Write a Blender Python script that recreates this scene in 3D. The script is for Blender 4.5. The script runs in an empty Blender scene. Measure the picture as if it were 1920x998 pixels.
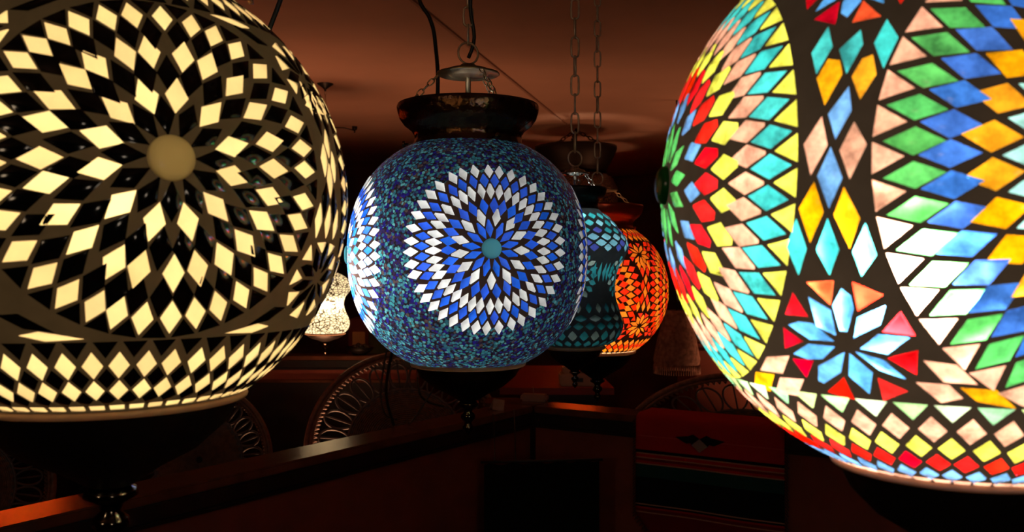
import bpy, bmesh, math, random
from math import sin, cos, pi, radians as R_
from mathutils import Vector, Matrix
from mathutils.geometry import delaunay_2d_cdt

random.seed(7)
SC = bpy.context.scene
COL = SC.collection
EYE = 1.6                      # camera height
CEIL = EYE + 0.75

# ------------------------------------------------------------------ camera
cam_data = bpy.data.cameras.new('camera')
cam = bpy.data.objects.new('camera', cam_data)
COL.objects.link(cam)
cam.location = (0, 0, EYE)
cam.rotation_euler = (pi / 2, 0, 0)
cam_data.sensor_width = 36
cam_data.lens = 36 * 1700 / 1920
cam_data.clip_start = 0.02
cam_data.dof.use_dof = True
cam_data.dof.focus_distance = 1.0
cam_data.dof.aperture_fstop = 18
SC.camera = cam

# ------------------------------------------------------------------ world, light, exposure
w = bpy.data.worlds.new('world')
SC.world = w
w.use_nodes = True
w.node_tree.nodes['Background'].inputs[0].default_value = (1.0, 0.45, 0.25, 1)
w.node_tree.nodes['Background'].inputs[1].default_value = 0.0
SC.view_settings.view_transform = 'Standard'
SC.view_settings.look = 'None'
SC.view_settings.exposure = 0
SC.view_settings.gamma = 1
SC.view_settings.use_curve_mapping = False
SC.cycles.use_denoising = True
SC.cycles.max_bounces = 8
SC.cycles.diffuse_bounces = 4
SC.cycles.glossy_bounces = 4
SC.cycles.transmission_bounces = 8
SC.cycles.caustics_reflective = True
SC.cycles.caustics_refractive = True
SC.cycles.sample_clamp_indirect = 4


def area(name, loc, target, size, power, color):
    l = bpy.data.lights.new(name, 'AREA')
    l.shape = 'DISK'
    l.size = size
    l.energy = power
    l.color = color
    o = bpy.data.objects.new(name, l)
    COL.objects.link(o)
    o.location = loc
    d = Vector(target) - Vector(loc)
    o.rotation_euler = d.to_track_quat('-Z', 'Y').to_euler()
    return o


# added warm area lights behind the camera, standing in for unseen room light
area('added_fill_light', (-1.2, -1.2, 1.9), (0, 2, 1.6), 0.3, 2.3, (1.0, 0.72, 0.45))
area('added_fill_light', (1.0, -1.6, 1.7), (0.0, 2.0, 1.7), 0.3, 2.0, (1.0, 0.80, 0.60))
u1 = area('added_uplight', (-0.8, 3.62, 0.66), (-0.8, 3.7, 2.35), 0.5, 5.6, (1.0, 0.45, 0.22))  # added uplight hidden behind the partitions to brighten the ceiling
u1.data.spread = R_(105)
u2 = area('added_uplight', (1.45, 4.1, 0.7), (1.3, 4.1, 2.35), .7, 6, (1.0, 0.45, 0.22))  # second added uplight, out of sight low on the right
u2.data.spread = R_(120)

# ------------------------------------------------------------------ materials
MATS = {}


def lin(c):
    return tuple((x / 12.92 if x <= 0.04045 else ((x + 0.055) / 1.055) ** 2.4) for x in c)


def newmat(name):
    m = bpy.data.materials.new(name)
    m.use_nodes = True
    nt = m.node_tree
    nt.nodes.clear()
    out = nt.nodes.new('ShaderNodeOutputMaterial')
    return m, nt, out


def pmat(name, color, rough=0.6, metal=0.0, noise=0.0, nscale=20, bump=0.0, bscale=60, spec=0.5, stretch=None, color2=None, tint=None):
    if name in MATS:
        return MATS[name]
    m, nt, out = newmat(name)
    b = nt.nodes.new('ShaderNodeBsdfPrincipled')
    nt.links.new(b.outputs[0], out.inputs[0])
    b.inputs['Roughness'].default_value = rough
    b.inputs['Metallic'].default_value = metal
    b.inputs['Specular IOR Level'].default_value = spec
    b.inputs['Base Color'].default_value = (*color, 1)
    if tint:
        b.inputs['Specular Tint'].default_value = (*tint, 1)
    tc = nt.nodes.new('ShaderNodeTexCoord')
    mp = nt.nodes.new('ShaderNodeMapping')
    if stretch:
        mp.inputs['Scale'].default_value = stretch
    nt.links.new(tc.outputs['Object'], mp.inputs[0])
    if noise > 0 or color2:
        n = nt.nodes.new('ShaderNodeTexNoise')
        n.inputs['Scale'].default_value = nscale
        n.inputs['Detail'].default_value = 5
        nt.links.new(mp.outputs[0], n.inputs['Vector'])
        r = nt.nodes.new('ShaderNodeValToRGB')
        c2 = color2 if color2 else tuple(x * (1 - noise) for x in color)
        r.color_ramp.elements[0].position = 0.35
        r.color_ramp.elements[1].position = 0.65
        r.color_ramp.elements[0].color = (*c2, 1)
        r.color_ramp.elements[1].color = (*color, 1)
        nt.links.new(n.outputs[0], r.inputs[0])
        nt.links.new(r.outputs[0], b.inputs['Base Color'])
    if bump > 0:
        n = nt.nodes.new('ShaderNodeTexNoise')
        n.inputs['Scale'].default_value = bscale
        nt.links.new(mp.outputs[0], n.inputs['Vector'])
        bp = nt.nodes.new('ShaderNodeBump')
        bp.inputs['Strength'].default_value = bump
        bp.inputs['Distance'].default_value = 0.002
        nt.links.new(n.outputs[0], bp.inputs['Height'])
        nt.links.new(bp.outputs[0], b.inputs['Normal'])
    MATS[name] = m
    return m


def glass_tile_mat(name, mottle=0.4, mscale=70, refr=0.35, refl=0.25, rough=0.55, trans=1.0):
    """lit mosaic glass: colour from the tile's own colour, light scattered through it"""
    m, nt, out = newmat(name)
    N, L = nt.nodes, nt.links
    at = N.new('ShaderNodeAttribute'); at.attribute_name = 'tile'
    tc = N.new('ShaderNodeTexCoord')
    n = N.new('ShaderNodeTexNoise'); n.inputs['Scale'].default_value = mscale
    n.inputs['Detail'].default_value = 6; n.inputs['Roughness'].default_value = 0.65
    L.new(tc.outputs['Object'], n.inputs['Vector'])
    mr = N.new('ShaderNodeMapRange'); mr.inputs[1].default_value = 0.33; mr.inputs[2].default_value = 0.62
    mr.inputs[3].default_value = 1 - mottle; mr.inputs[4].default_value = 1.0
    L.new(n.outputs[0], mr.inputs[0])
    mx = N.new('ShaderNodeMix'); mx.data_type = 'RGBA'; mx.blend_type = 'MULTIPLY'; mx.inputs[0].default_value = 1
    L.new(at.outputs['Color'], mx.inputs[6]); L.new(mr.outputs[0], mx.inputs[7])
    ga = N.new('ShaderNodeGamma'); ga.inputs[1].default_value = 1.0
    L.new(mx.outputs[2], ga.inputs[0])
    sc = N.new('ShaderNodeMix'); sc.data_type = 'RGBA'; sc.blend_type = 'MULTIPLY'; sc.inputs[0].default_value = 1
    sc.inputs[7].default_value = (trans, trans, trans, 1)
    L.new(ga.outputs[0], sc.inputs[6])
    tr = N.new('ShaderNodeBsdfTranslucent'); L.new(sc.outputs[2], tr.inputs[0])
    rf = N.new('ShaderNodeBsdfRefraction'); rf.inputs['Roughness'].default_value = rough; rf.inputs['IOR'].default_value = 1.3
    L.new(sc.outputs[2], rf.inputs[0])
    m1 = N.new('ShaderNodeMixShader'); m1.inputs[0].default_value = refr
    L.new(tr.outputs[0], m1.inputs[1]); L.new(rf.outputs[0], m1.inputs[2])
    df = N.new('ShaderNodeBsdfDiffuse'); L.new(mx.outputs[2], df.inputs[0])
    m2 = N.new('ShaderNodeMixShader'); m2.inputs[0].default_value = refl
    L.new(m1.outputs[0], m2.inputs[1]); L.new(df.outputs[0], m2.inputs[2])
    gl = N.new('ShaderNodeBsdfGlossy'); gl.inputs['Roughness'].default_value = 0.12
    bp = N.new('ShaderNodeBump'); bp.inputs['Strength'].default_value = 0.25; bp.inputs['Distance'].default_value = 0.001
    L.new(n.outputs[0], bp.inputs['Height']); L.new(bp.outputs[0], gl.inputs['Normal'])
    fr = N.new('ShaderNodeFresnel'); fr.inputs[0].default_value = 1.4
    geo = N.new('ShaderNodeNewGeometry')
    inv = N.new('ShaderNodeMath'); inv.operation = 'SUBTRACT'; inv.inputs[0].default_value = 1
    L.new(geo.outputs['Backfacing'], inv.inputs[1])
    mu = N.new('ShaderNodeMath'); mu.operation = 'MULTIPLY'
    L.new(fr.outputs[0], mu.inputs[0]); L.new(inv.outputs[0], mu.inputs[1])
    m3 = N.new('ShaderNodeMixShader'); L.new(mu.outputs[0], m3.inputs[0])
    L.new(m2.outputs[0], m3.inputs[1]); L.new(gl.outputs[0], m3.inputs[2])
    L.new(m3.outputs[0], out.inputs[0])
    return m


def grout_mat(name, color, transl=0.05):
    m, nt, out = newmat(name)
    N, L = nt.nodes, nt.links
    tc = N.new('ShaderNodeTexCoord')
    n = N.new('ShaderNodeTexNoise'); n.inputs['Scale'].default_value = 90
    L.new(tc.outputs['Object'], n.inputs['Vector'])
    r = N.new('ShaderNodeValToRGB')
    r.color_ramp.elements[0].color = (*[c * 0.75 for c in color], 1)
    r.color_ramp.elements[1].color = (*[c * 1.2 for c in color], 1)
    L.new(n.outputs[0], r.inputs[0])
    b = N.new('ShaderNodeBsdfPrincipled'); b.inputs['Roughness'].default_value = 0.8
    b.inputs['Specular IOR Level'].default_value = 0.2
    L.new(r.outputs[0], b.inputs['Base Color'])
    t = N.new('ShaderNodeBsdfTranslucent'); L.new(r.outputs[0], t.inputs[0])
    mx = N.new('ShaderNodeMixShader'); mx.inputs[0].default_value = transl
    L.new(b.outputs[0], mx.inputs[1]); L.new(t.outputs[0], mx.inputs[2])
    L.new(mx.outputs[0], out.inputs[0])
    return m


def bead_mat(name, cols, scale=430, transl=0.1, dark=(0.02, 0.015, 0.02), rough=0.15, bumpd=0.0012):
    """packed seed beads: one colour per cell, domed by the cell distance"""
    m, nt, out = newmat(name)
    N, L = nt.nodes, nt.links
    tc = N.new('ShaderNodeTexCoord')
    v = N.new('ShaderNodeTexVoronoi'); v.inputs['Scale'].default_value = scale
    L.new(tc.outputs['Object'], v.inputs['Vector'])
    sp = N.new('ShaderNodeSeparateColor'); L.new(v.outputs['Color'], sp.inputs[0])
    # clusters of colour: the share of each colour drifts slowly over the globe
    n = N.new('ShaderNodeTexNoise'); n.inputs['Scale'].default_value = 22; n.inputs['Detail'].default_value = 2
    L.new(tc.outputs['Object'], n.inputs['Vector'])
    ad = N.new('ShaderNodeMath'); ad.operation = 'MULTIPLY_ADD'; ad.inputs[1].default_value = 0.7; ad.inputs[2].default_value = -0.35
    L.new(n.outputs[0], ad.inputs[0])
    sm = N.new('ShaderNodeMath'); sm.operation = 'ADD'; sm.use_clamp = True
    L.new(ad.outputs[0], sm.inputs[0]); L.new(sp.outputs[0], sm.inputs[1])
    r = N.new('ShaderNodeValToRGB'); r.color_ramp.interpolation = 'CONSTANT'
    els = r.color_ramp.elements
    els[0].color = (*cols[0], 1); els[1].color = (*cols[-1], 1); els[1].position = (len(cols) - 1) / len(cols)
    for i in range(1, len(cols) - 1):
        e = els.new(i / len(cols)); e.color = (*cols[i], 1)
    L.new(sm.outputs[0], r.inputs[0])
    edge = N.new('ShaderNodeMapRange'); edge.inputs[1].default_value = 0.75; edge.inputs[2].default_value = 0.5
    edge.inputs[3].default_value = 0.0; edge.inputs[4].default_value = 1.0
    L.new(v.outputs['Distance'], edge.inputs[0])
    mx = N.new('ShaderNodeMix'); mx.data_type = 'RGBA'; mx.inputs[6].default_value = (*dark, 1)
    L.new(edge.outputs[0], mx.inputs[0]); L.new(r.outputs[0], mx.inputs[7])
    hh = N.new('ShaderNodeMath'); hh.operation = 'SUBTRACT'; hh.inputs[0].default_value = 1
    L.new(v.outputs['Distance'], hh.inputs[1])
    bp = N.new('ShaderNodeBump'); bp.inputs['Strength'].default_value = 1.0; bp.inputs['Distance'].default_value = bumpd
    L.new(hh.outputs[0], bp.inputs['Height'])
    b = N.new('ShaderNodeBsdfPrincipled'); b.inputs['Roughness'].default_value = rough
    b.inputs['Specular IOR Level'].default_value = 0.8
    L.new(mx.outputs[2], b.inputs['Base Color']); L.new(bp.outputs[0], b.inputs['Normal'])
    t = N.new('ShaderNodeBsdfTranslucent'); L.new(mx.outputs[2], t.inputs[0])
    ms = N.new('ShaderNodeMixShader'); ms.inputs[0].default_value = transl
    L.new(b.outputs[0], ms.inputs[1]); L.new(t.outputs[0], ms.inputs[2])
    L.new(ms.outputs[0], out.inputs[0])
    return m


def emit_mat(name, color, strength):
    m, nt, out = newmat(name)
    e = nt.nodes.new('ShaderNodeEmission')
    e.inputs[0].default_value = (*color, 1); e.inputs[1].default_value = strength
    nt.links.new(e.outputs[0], out.inputs[0])
    return m


M_BRONZE = pmat('dark_bronze', (0.24, 0.12, 0.07), rough=0.25, metal=.95, bump=0.8, bscale=110, noise=0.4, nscale=60)
M_CUP = pmat('blackened_bronze', (0.014, 0.009, 0.007), rough=0.45, metal=0.6, bump=0.3, bscale=150)
M_BRASS = pmat('aged_brass', (0.65, 0.46, 0.24), rough=0.3, metal=.85, noise=0.3, nscale=80)
M_CHAIN = pmat('dull_chain_metal', (0.85, 0.62, 0.42), rough=0.35, metal=.45, noise=0.3, nscale=100)
M_CHROME = pmat('bright_metal', (0.7, 0.66, 0.6), rough=0.2, metal=1.0)
M_CORD = pmat('black_rubber_cord', (0.012, 0.011, 0.011), rough=0.5)
M_SOCKET = pmat('white_lamp_socket', (0.6, 0.58, 0.5), rough=0.5)
M_BLACKTILE = pmat('black_tile_glass', (0.004, 0.004, 0.004), rough=0.12, spec=0.45)

# ------------------------------------------------------------------ mesh helpers


def link_bm(name, bm, mats, parent=None, smooth=True):
    me = bpy.data.meshes.new(name)
    bm.normal_update()
    bm.to_mesh(me)
    bm.free()
    if not isinstance(mats, (list, tuple)):
        mats = [mats]
    for m in mats:
        me.materials.append(m)
    if smooth:
        for p in me.polygons:
            p.use_smooth = True
    o = bpy.data.objects.new(name, me)
    COL.objects.link(o)
    if parent:
        o.parent = parent
    return o


def empty(name, loc, rz=0.0):
    o = bpy.data.objects.new(name, None)
    COL.objects.link(o)
    o.location = loc
    o.rotation_euler = (0, 0, rz)
    o.empty_display_size = 0.05
    return o


def tag(o, label, cat, group=None, kind=None):
    o['label'] = label
    o['category'] = cat
    if group:
        o['group'] = group
    if kind:
        o['kind'] = kind
    return o


def lathe(bm, pts, seg=48, center=(0, 0, 0), cap_bottom=False, cap_top=False):
    rings = []
    cx, cy, cz = center
    for r, z in pts:
        if r < 1e-5:
            rings.append([bm.verts.new((cx, cy, cz + z))])
        else:
            rings.append([bm.verts.new((cx + r * cos(2 * pi * i / seg), cy + r * sin(2 * pi * i / seg), cz + z)) for i in range(seg)])
    for a, b in zip(rings[:-1], rings[1:]):
        for i in range(seg):
            j = (i + 1) % seg
            if len(a) == 1 and len(b) == 1:
                continue
            if len(a) == 1:
                bm.faces.new((a[0], b[j], b[i]))
            elif len(b) == 1:
                bm.faces.new((a[i], a[j], b[0]))
            else:
                bm.faces.new((a[i], a[j], b[j], b[i]))
    if cap_bottom and len(rings[0]) > 1:
        bm.faces.new(list(reversed(rings[0])))
    if cap_top and len(rings[-1]) > 1:
        bm.faces.new(rings[-1])
    return bm


def tube(bm, path, r, seg=8, closed=False, radii=None):
    P = [Vector(p) for p in path]
    n = len(P)
    rings = []
    prev = None
    for i, p in enumerate(P):
        if closed:
            t = (P[(i + 1) % n] - P[i - 1])
        else:
            t = P[min(i + 1, n - 1)] - P[max(i - 1, 0)]
        t.normalize()
        if prev is None:
            a = Vector((0, 0, 1)) if abs(t.z) < 0.9 else Vector((1, 0, 0))
            u = t.cross(a).normalized()
        else:
            u = (prev - t * prev.dot(t)).normalized()
        prev = u
        v = t.cross(u)
        rr = radii[i] if radii else r
        rings.append([bm.verts.new(p + (u * cos(2 * pi * k / seg) + v * sin(2 * pi * k / seg)) * rr) for k in range(seg)])
    m = n if closed else n - 1
    for i in range(m):
        a, b = rings[i], rings[(i + 1) % n]
        for k in range(seg):
            l = (k + 1) % seg
            bm.faces.new((a[k], a[l], b[l], b[k]))
    if not closed:
        bm.faces.new(list(reversed(rings[0])))
        bm.faces.new(rings[-1])


def box(bm, x0, x1, y0, y1, z0, z1, mat=None, bevel=0.0):
    m = Matrix.Translation(((x0 + x1) / 2, (y0 + y1) / 2, (z0 + z1) / 2)) @ Matrix.Diagonal((x1 - x0, y1 - y0, z1 - z0, 1))
    r = bmesh.ops.create_cube(bm, size=1, matrix=(mat @ m) if mat else m)
    if bevel > 0:
        es = set()
        for v in r['verts']:
            es.update(v.link_edges)
        bmesh.ops.bevel(bm, geom=list(es), offset=bevel, segments=2, affect='EDGES')


def chain(bm, a, b, link=0.03, width=0.011, wire=0.0014, twist=0.0):
    """interlocked oval links from a to b"""
    a, b = Vector(a), Vector(b)
    d = b - a
    Ln = d.length
    t = d.normalized()
    pitch = link - 3.2 * wire
    n = max(2, round(Ln / pitch))
    pitch = Ln / n
    link = pitch + 3.2 * wire
    up = Vector((0, 0, 1)) if abs(t.z) < 0.9 else Vector((1, 0, 0))
    u = t.cross(up).normalized()
    v = t.cross(u)
    hw = width / 2
    hl = link / 2 - wire
    for i in range(n):
        c = a + t * pitch * (i + 0.5)
        ang = (i % 2) * pi / 2 + twist + 0.25 * sin(i * 1.7)
        s = u * cos(ang) + v * sin(ang)
        path = []
        for k in range(14):
            q = 2 * pi * k / 14
            x, y = cos(q), sin(q)
            yy = (hl - hw) * (1 if y > 0 else -1) + hw * y if abs(y) > 1e-6 else 0
            path.append(c + s * hw * x + t * yy)
        tube(bm, path, wire, seg=6, closed=True)


# ------------------------------------------------------------------ mosaic shades
def dirv(az, el):
    return Vector((sin(az) * cos(el), -cos(az) * cos(el), sin(el)))


def polar_pt(c, r, th):
    """point at angle r (deg) from centre c=(az,el) deg in direction th (deg, 0 up, clockwise from outside) -> (az,el) deg"""
    az, el = R_(c[0]), R_(c[1])
    cv = dirv(az, el)
    rgt = Vector((cos(az), sin(az), 0))
    up = rgt.cross(cv)
    if up.z < 0:
        up = -up
    r, th = R_(r), R_(th)
    v = cv * cos(r) + (up * cos(th) + rgt * sin(th)) * sin(r)
    a = math.degrees(math.atan2(v.x, -v.y))
    while a < c[0] - 180:
        a += 360
    while a > c[0] + 180:
        a -= 360
    return (a, math.degrees(math.asin(max(-1, min(1, v.z)))))


def jit(col, amt=0.12):
    k = 1 + random.uniform(-amt, amt)
    return tuple(max(0.0, min(1.0, x * k + random.uniform(-.01, .01))) for x in col)


def diamond(c, rm, hl, th, hw, hm=0.5, blunt=0.0):
    """rhombus with its long axis on the radius; hw = half width in degrees on the globe"""
    j = lambda a: a * (1 + random.uniform(-.06, .06))
    dth = math.degrees(R_(hw) / max(0.05, sin(R_(rm))))
    th = th + random.uniform(-.04, .04) * dth
    rm = rm + random.uniform(-.05, .05) * hl
    if blunt > 0:
        b = dth * blunt
        rmm = rm + hl * (2 * hm - 1)
        return [polar_pt(c, rm - hl, th - b * .4), polar_pt(c, rm - hl, th + b * .4), polar_pt(c, rmm, th + j(dth)),
                polar_pt(c, rm + hl, th + b), polar_pt(c, rm + hl, th - b), polar_pt(c, rmm, th - j(dth))]
    rmm = rm + hl * (2 * hm - 1)
    return [polar_pt(c, rm - hl, th), polar_pt(c, rmm, th + j(dth)), polar_pt(c, rm + hl, th), polar_pt(c, rmm, th - j(dth))]


def ring(T, c, ths, rm, hl, hw, col, mat=1, **k):
    for th in ths:
        T.append((diamond(c, rm, hl, th, hw, **k), jit(col), mat))


def evenly(n, phase=0.0):
    return [phase + 360.0 * i / n for i in range(n)]


def ring_tri(T, c, ths, r_in, r_out, hw, col, mat=1):
    for th in ths:
        d = math.degrees(R_(hw) / sin(R_(r_out)))
        T.append(([polar_pt(c, r_in, th), polar_pt(c, r_out, th + d), polar_pt(c, r_out, th - d)], jit(col), mat))


def row(T, n, phase, v0, v1, frac, col, mat=1, cols=None):
    """a row of upright diamonds round the shade, from v0 (low) to v1 (high)"""
    s = 360.0 / n
    for i in range(n):
        a = phase + i * s + random.uniform(-.04, .04) * s
        h = s * frac / 2
        vm = (v0 + v1) / 2
        cc = cols[i % len(cols)] if cols else col
        T.append(([(a, v0), (a + h, vm), (a, v1), (a - h, vm)], jit(cc), mat))


def row_tri(T, n, phase, vb, va, frac, col, mat=1, cols=None):
    s = 360.0 / n
    for i in range(n):
        a = phase + i * s
        h = s * frac / 2
        cc = cols[i % len(cols)] if cols else col
        T.append(([(a - h, vb), (a + h, vb), (a, va)], jit(cc), mat))


def row_bars(T, n, phase, v0, v1, frac, col, mat=1):
    s = 360.0 / n
    for i in range(n):
        a = phase + i * s
        h = s * frac / 2
        T.append(([(a - h, v0), (a + h * .9, v0), (a + h, v1), (a - h * .9, v1)], jit(col), mat))


def mosaic(name, surf, T, v0, v1, az0, mats, parent, grid=(4.0, 4.0), raise_h=0.0006, inset=0.84, bg=None, base_col=(0.5, 0.5, 0.5)):
    """grout shell with every glass tile let into it as raised, domed faces.
    surf(az, v) -> (point, normal); tiles are polygons in (az, v) degrees; bg(az, v) -> material slot of the ground"""
    verts, faces, tile_of = [], [], []
    inner_ids = set()
    rng_lo, rng_hi = az0 - 180.0, az0 + 180.0
    polys = []
    for P, col, mi in T:
        ca = sum(p[0] for p in P) / len(P)
        k = 0
        while ca + k < rng_lo:
            k += 360
        while ca + k > rng_hi:
            k -= 360
        Q = [(p[0] + k, p[1]) for p in P]
        if min(q[0] for q in Q) < rng_lo + .3 or max(q[0] for q in Q) > rng_hi - .3:
            continue
        if min(q[1] for q in Q) < v0 + .2 or max(q[1] for q in Q) > v1 - .2:
            continue
        area2 = sum(Q[i - 1][0] * Q[i][1] - Q[i][0] * Q[i - 1][1] for i in range(len(Q)))
        if area2 < 0:
            Q = Q[::-1]
        polys.append((Q, col, mi))
    bbs = []
    for ti, (Q, col, mi) in enumerate(polys):
        cx = sum(q[0] for q in Q) / len(Q)
        cy = sum(q[1] for q in Q) / len(Q)
        base = len(verts)
        verts += [Vector(q) for q in Q]
        faces.append(list(range(base, base + len(Q)))); tile_of.append(ti)
        base2 = len(verts)
        verts += [Vector((cx + (q[0] - cx) * inset, cy + (q[1] - cy) * inset)) for q in Q]
        faces.append(list(range(base2, base2 + len(Q)))); tile_of.append(ti)
        inner_ids.update(range(base2, base2 + len(Q)))
        bbs.append((min(q[0] for q in Q), max(q[0] for q in Q), min(q[1] for q in Q), max(q[1] for q in Q)))
    na = int(360 / grid[0])
    nv = max(2, int((v1 - v0) / grid[1]))
    # coarse spatial bins to keep grid points out of tiles
    bins = {}
    for i, b in enumerate(bbs):
        for gx in range(int(b[0] // 10), int(b[1] // 10) + 1):
            bins.setdefault(gx, []).append(i)

    def in_poly(x, y, Q):
        c = False
        for i in range(len(Q)):
            x1, y1 = Q[i - 1]; x2, y2 = Q[i]
            if (y1 > y) != (y2 > y) and x < (x2 - x1) * (y - y1) / (y2 - y1) + x1:
                c = not c
        return c
    for i in range(na + 1):
        for j in range(nv + 1):
            x = rng_lo + 360.0 * i / na
            y = v0 + (v1 - v0) * j / nv
            ok = True
            for t in bins.get(int(x // 10), []):
                b = bbs[t]
                if b[0] <= x <= b[1] and b[2] <= y <= b[3] and in_poly(x, y, polys[t][0]):
                    ok = False
                    break
            if ok:
                verts.append(Vector((x, y)))
    vo, eo, fo, ov, oe, of = delaunay_2d_cdt(verts, [], faces, 0, 1e-5, True)
    bm = bmesh.new()
    lay = bm.loops.layers.float_color.new('tile')
    bv = []
    for i, p in enumerate(vo):
        P, n = surf(R_(p.x), p.y)
        if any(q in inner_ids for q in ov[i]):
            P = P + n * raise_h
        bv.append(bm.verts.new(P))
    for i, f in enumerate(fo):
        try:
            face = bm.faces.new([bv[k] for k in f])
        except ValueError:
            continue
        if of[i]:
            ti = tile_of[of[i][0]]
            Q, col, mi = polys[ti]
            face.material_index = mi
            for l in face.loops:
                l[lay] = (*col, 1)
        else:
            cx = sum(vo[k].x for k in f) / 3
            cy = sum(vo[k].y for k in f) / 3
            face.material_index = bg(cx, cy) if bg else 0
            for l in face.loops:
                l[lay] = (*base_col, 1)
    bmesh.ops.remove_doubles(bm, verts=bm.verts, dist=1e-6)
    bmesh.ops.recalc_face_normals(bm, faces=bm.faces)
    # make sure normals look outwards
    s = sum(f.normal.dot(Vector((f.calc_center_median().x, f.calc_center_median().y, 0))) for f in list(bm.faces)[:200])
    if s < 0:
        bmesh.ops.reverse_faces(bm, faces=bm.faces)
    return link_bm(name, bm, mats, parent)


def globe_surf(R, bulge=0.0, p=2.0):
    def f(az, v):
        el = R_(v)
        k = 1 + bulge * (sin(2 * el) ** 2)
        d = dirv(az, el)
        return d * (R * k), d
    return f


def profile_surf(prof):
    """prof: list of (r, z) from v=0 (bottom) upwards, v in 0..100"""
    n = len(prof) - 1

    def f(az, v):
        t = max(0.0, min(0.99999, v / 100.0)) * n
        i = int(t); s = t - i
        p0 = prof[max(0, i - 1)]; p1 = prof[i]; p2 = prof[i + 1]; p3 = prof[min(n, i + 2)]
        def cr(a, b, c, d):
            return 0.5 * ((2 * b) + (-a + c) * s + (2 * a - 5 * b + 4 * c - d) * s * s + (-a + 3 * b - 3 * c + d) * s ** 3)
        r = cr(p0[0], p1[0], p2[0], p3[0]); z = cr(p0[1], p1[1], p2[1], p3[1])
        dr, dz = p2[0] - p1[0], p2[1] - p1[1]
        h = Vector((sin(az), -cos(az), 0))
        nrm = (h * dz - Vector((0, 0, dr))).normalized()
        return h * r + Vector((0, 0, z)), nrm
    return f

# ================================================================== ROOM
M_CEIL = pmat('warm_plaster_ceiling', (0.42, 0.22, 0.15), rough=0.85, noise=0.12, nscale=3, bump=.15, bscale=30)
M_WALL = pmat('dark_red_wall', (0.10, 0.035, 0.025), rough=0.8, noise=0.3, nscale=4)
M_FLOOR = pmat('dark_wood_floor', (0.07, 0.03, 0.018), rough=0.5, noise=0.5, nscale=6, stretch=(1, 12, 1))
X0, X1, Y0, Y1 = -3.2, 3.4, -2.2, 7.6


def struct(name, x0, x1, y0, y1, z0, z1, mat):
    bm = bmesh.new()
    box(bm, x0, x1, y0, y1, z0, z1)
    o = link_bm(name, bm, mat, smooth=False)
    o['kind'] = 'structure'
    return o


struct('floor', X0 - .1, X1 + .1, Y0 - .1, Y1 + .1, -.1, 0, M_FLOOR)
struct('ceiling', X0 - .1, X1 + .1, Y0 - .1, Y1 + .1, CEIL, CEIL + .1, M_CEIL)
struct('wall_back', X0 - .1, X1 + .1, Y1, Y1 + .1, 0, CEIL, M_WALL)
struct('wall_front', X0 - .1, X1 + .1, Y0 - .1, Y0, 0, CEIL, M_WALL)
struct('wall_left', X0 - .1, X0, Y0, Y1, 0, CEIL, M_WALL)
struct('wall_right', X1, X1 + .1, Y0, Y1, 0, CEIL, M_WALL)
# raised seam running across the ceiling
bm = bmesh.new()
a, b = Vector((-.42, 2.0, 0)), Vector((.285, 4.78, 0))
d = (b - a).normalized()
box(bm, -.005, .005, 0, (b - a).length, CEIL - .006, CEIL, mat=Matrix.Translation(a) @ Matrix.Rotation(math.atan2(-d.x, d.y), 4, 'Z'))
o = link_bm('trim_1', bm, pmat('seam_brown', (0.27, 0.13, 0.085), rough=.8), smooth=False)
o['kind'] = 'structure'


M_RIM = grout_mat('pale_brass_rim', (.62, .42, .28), .35)

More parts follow.
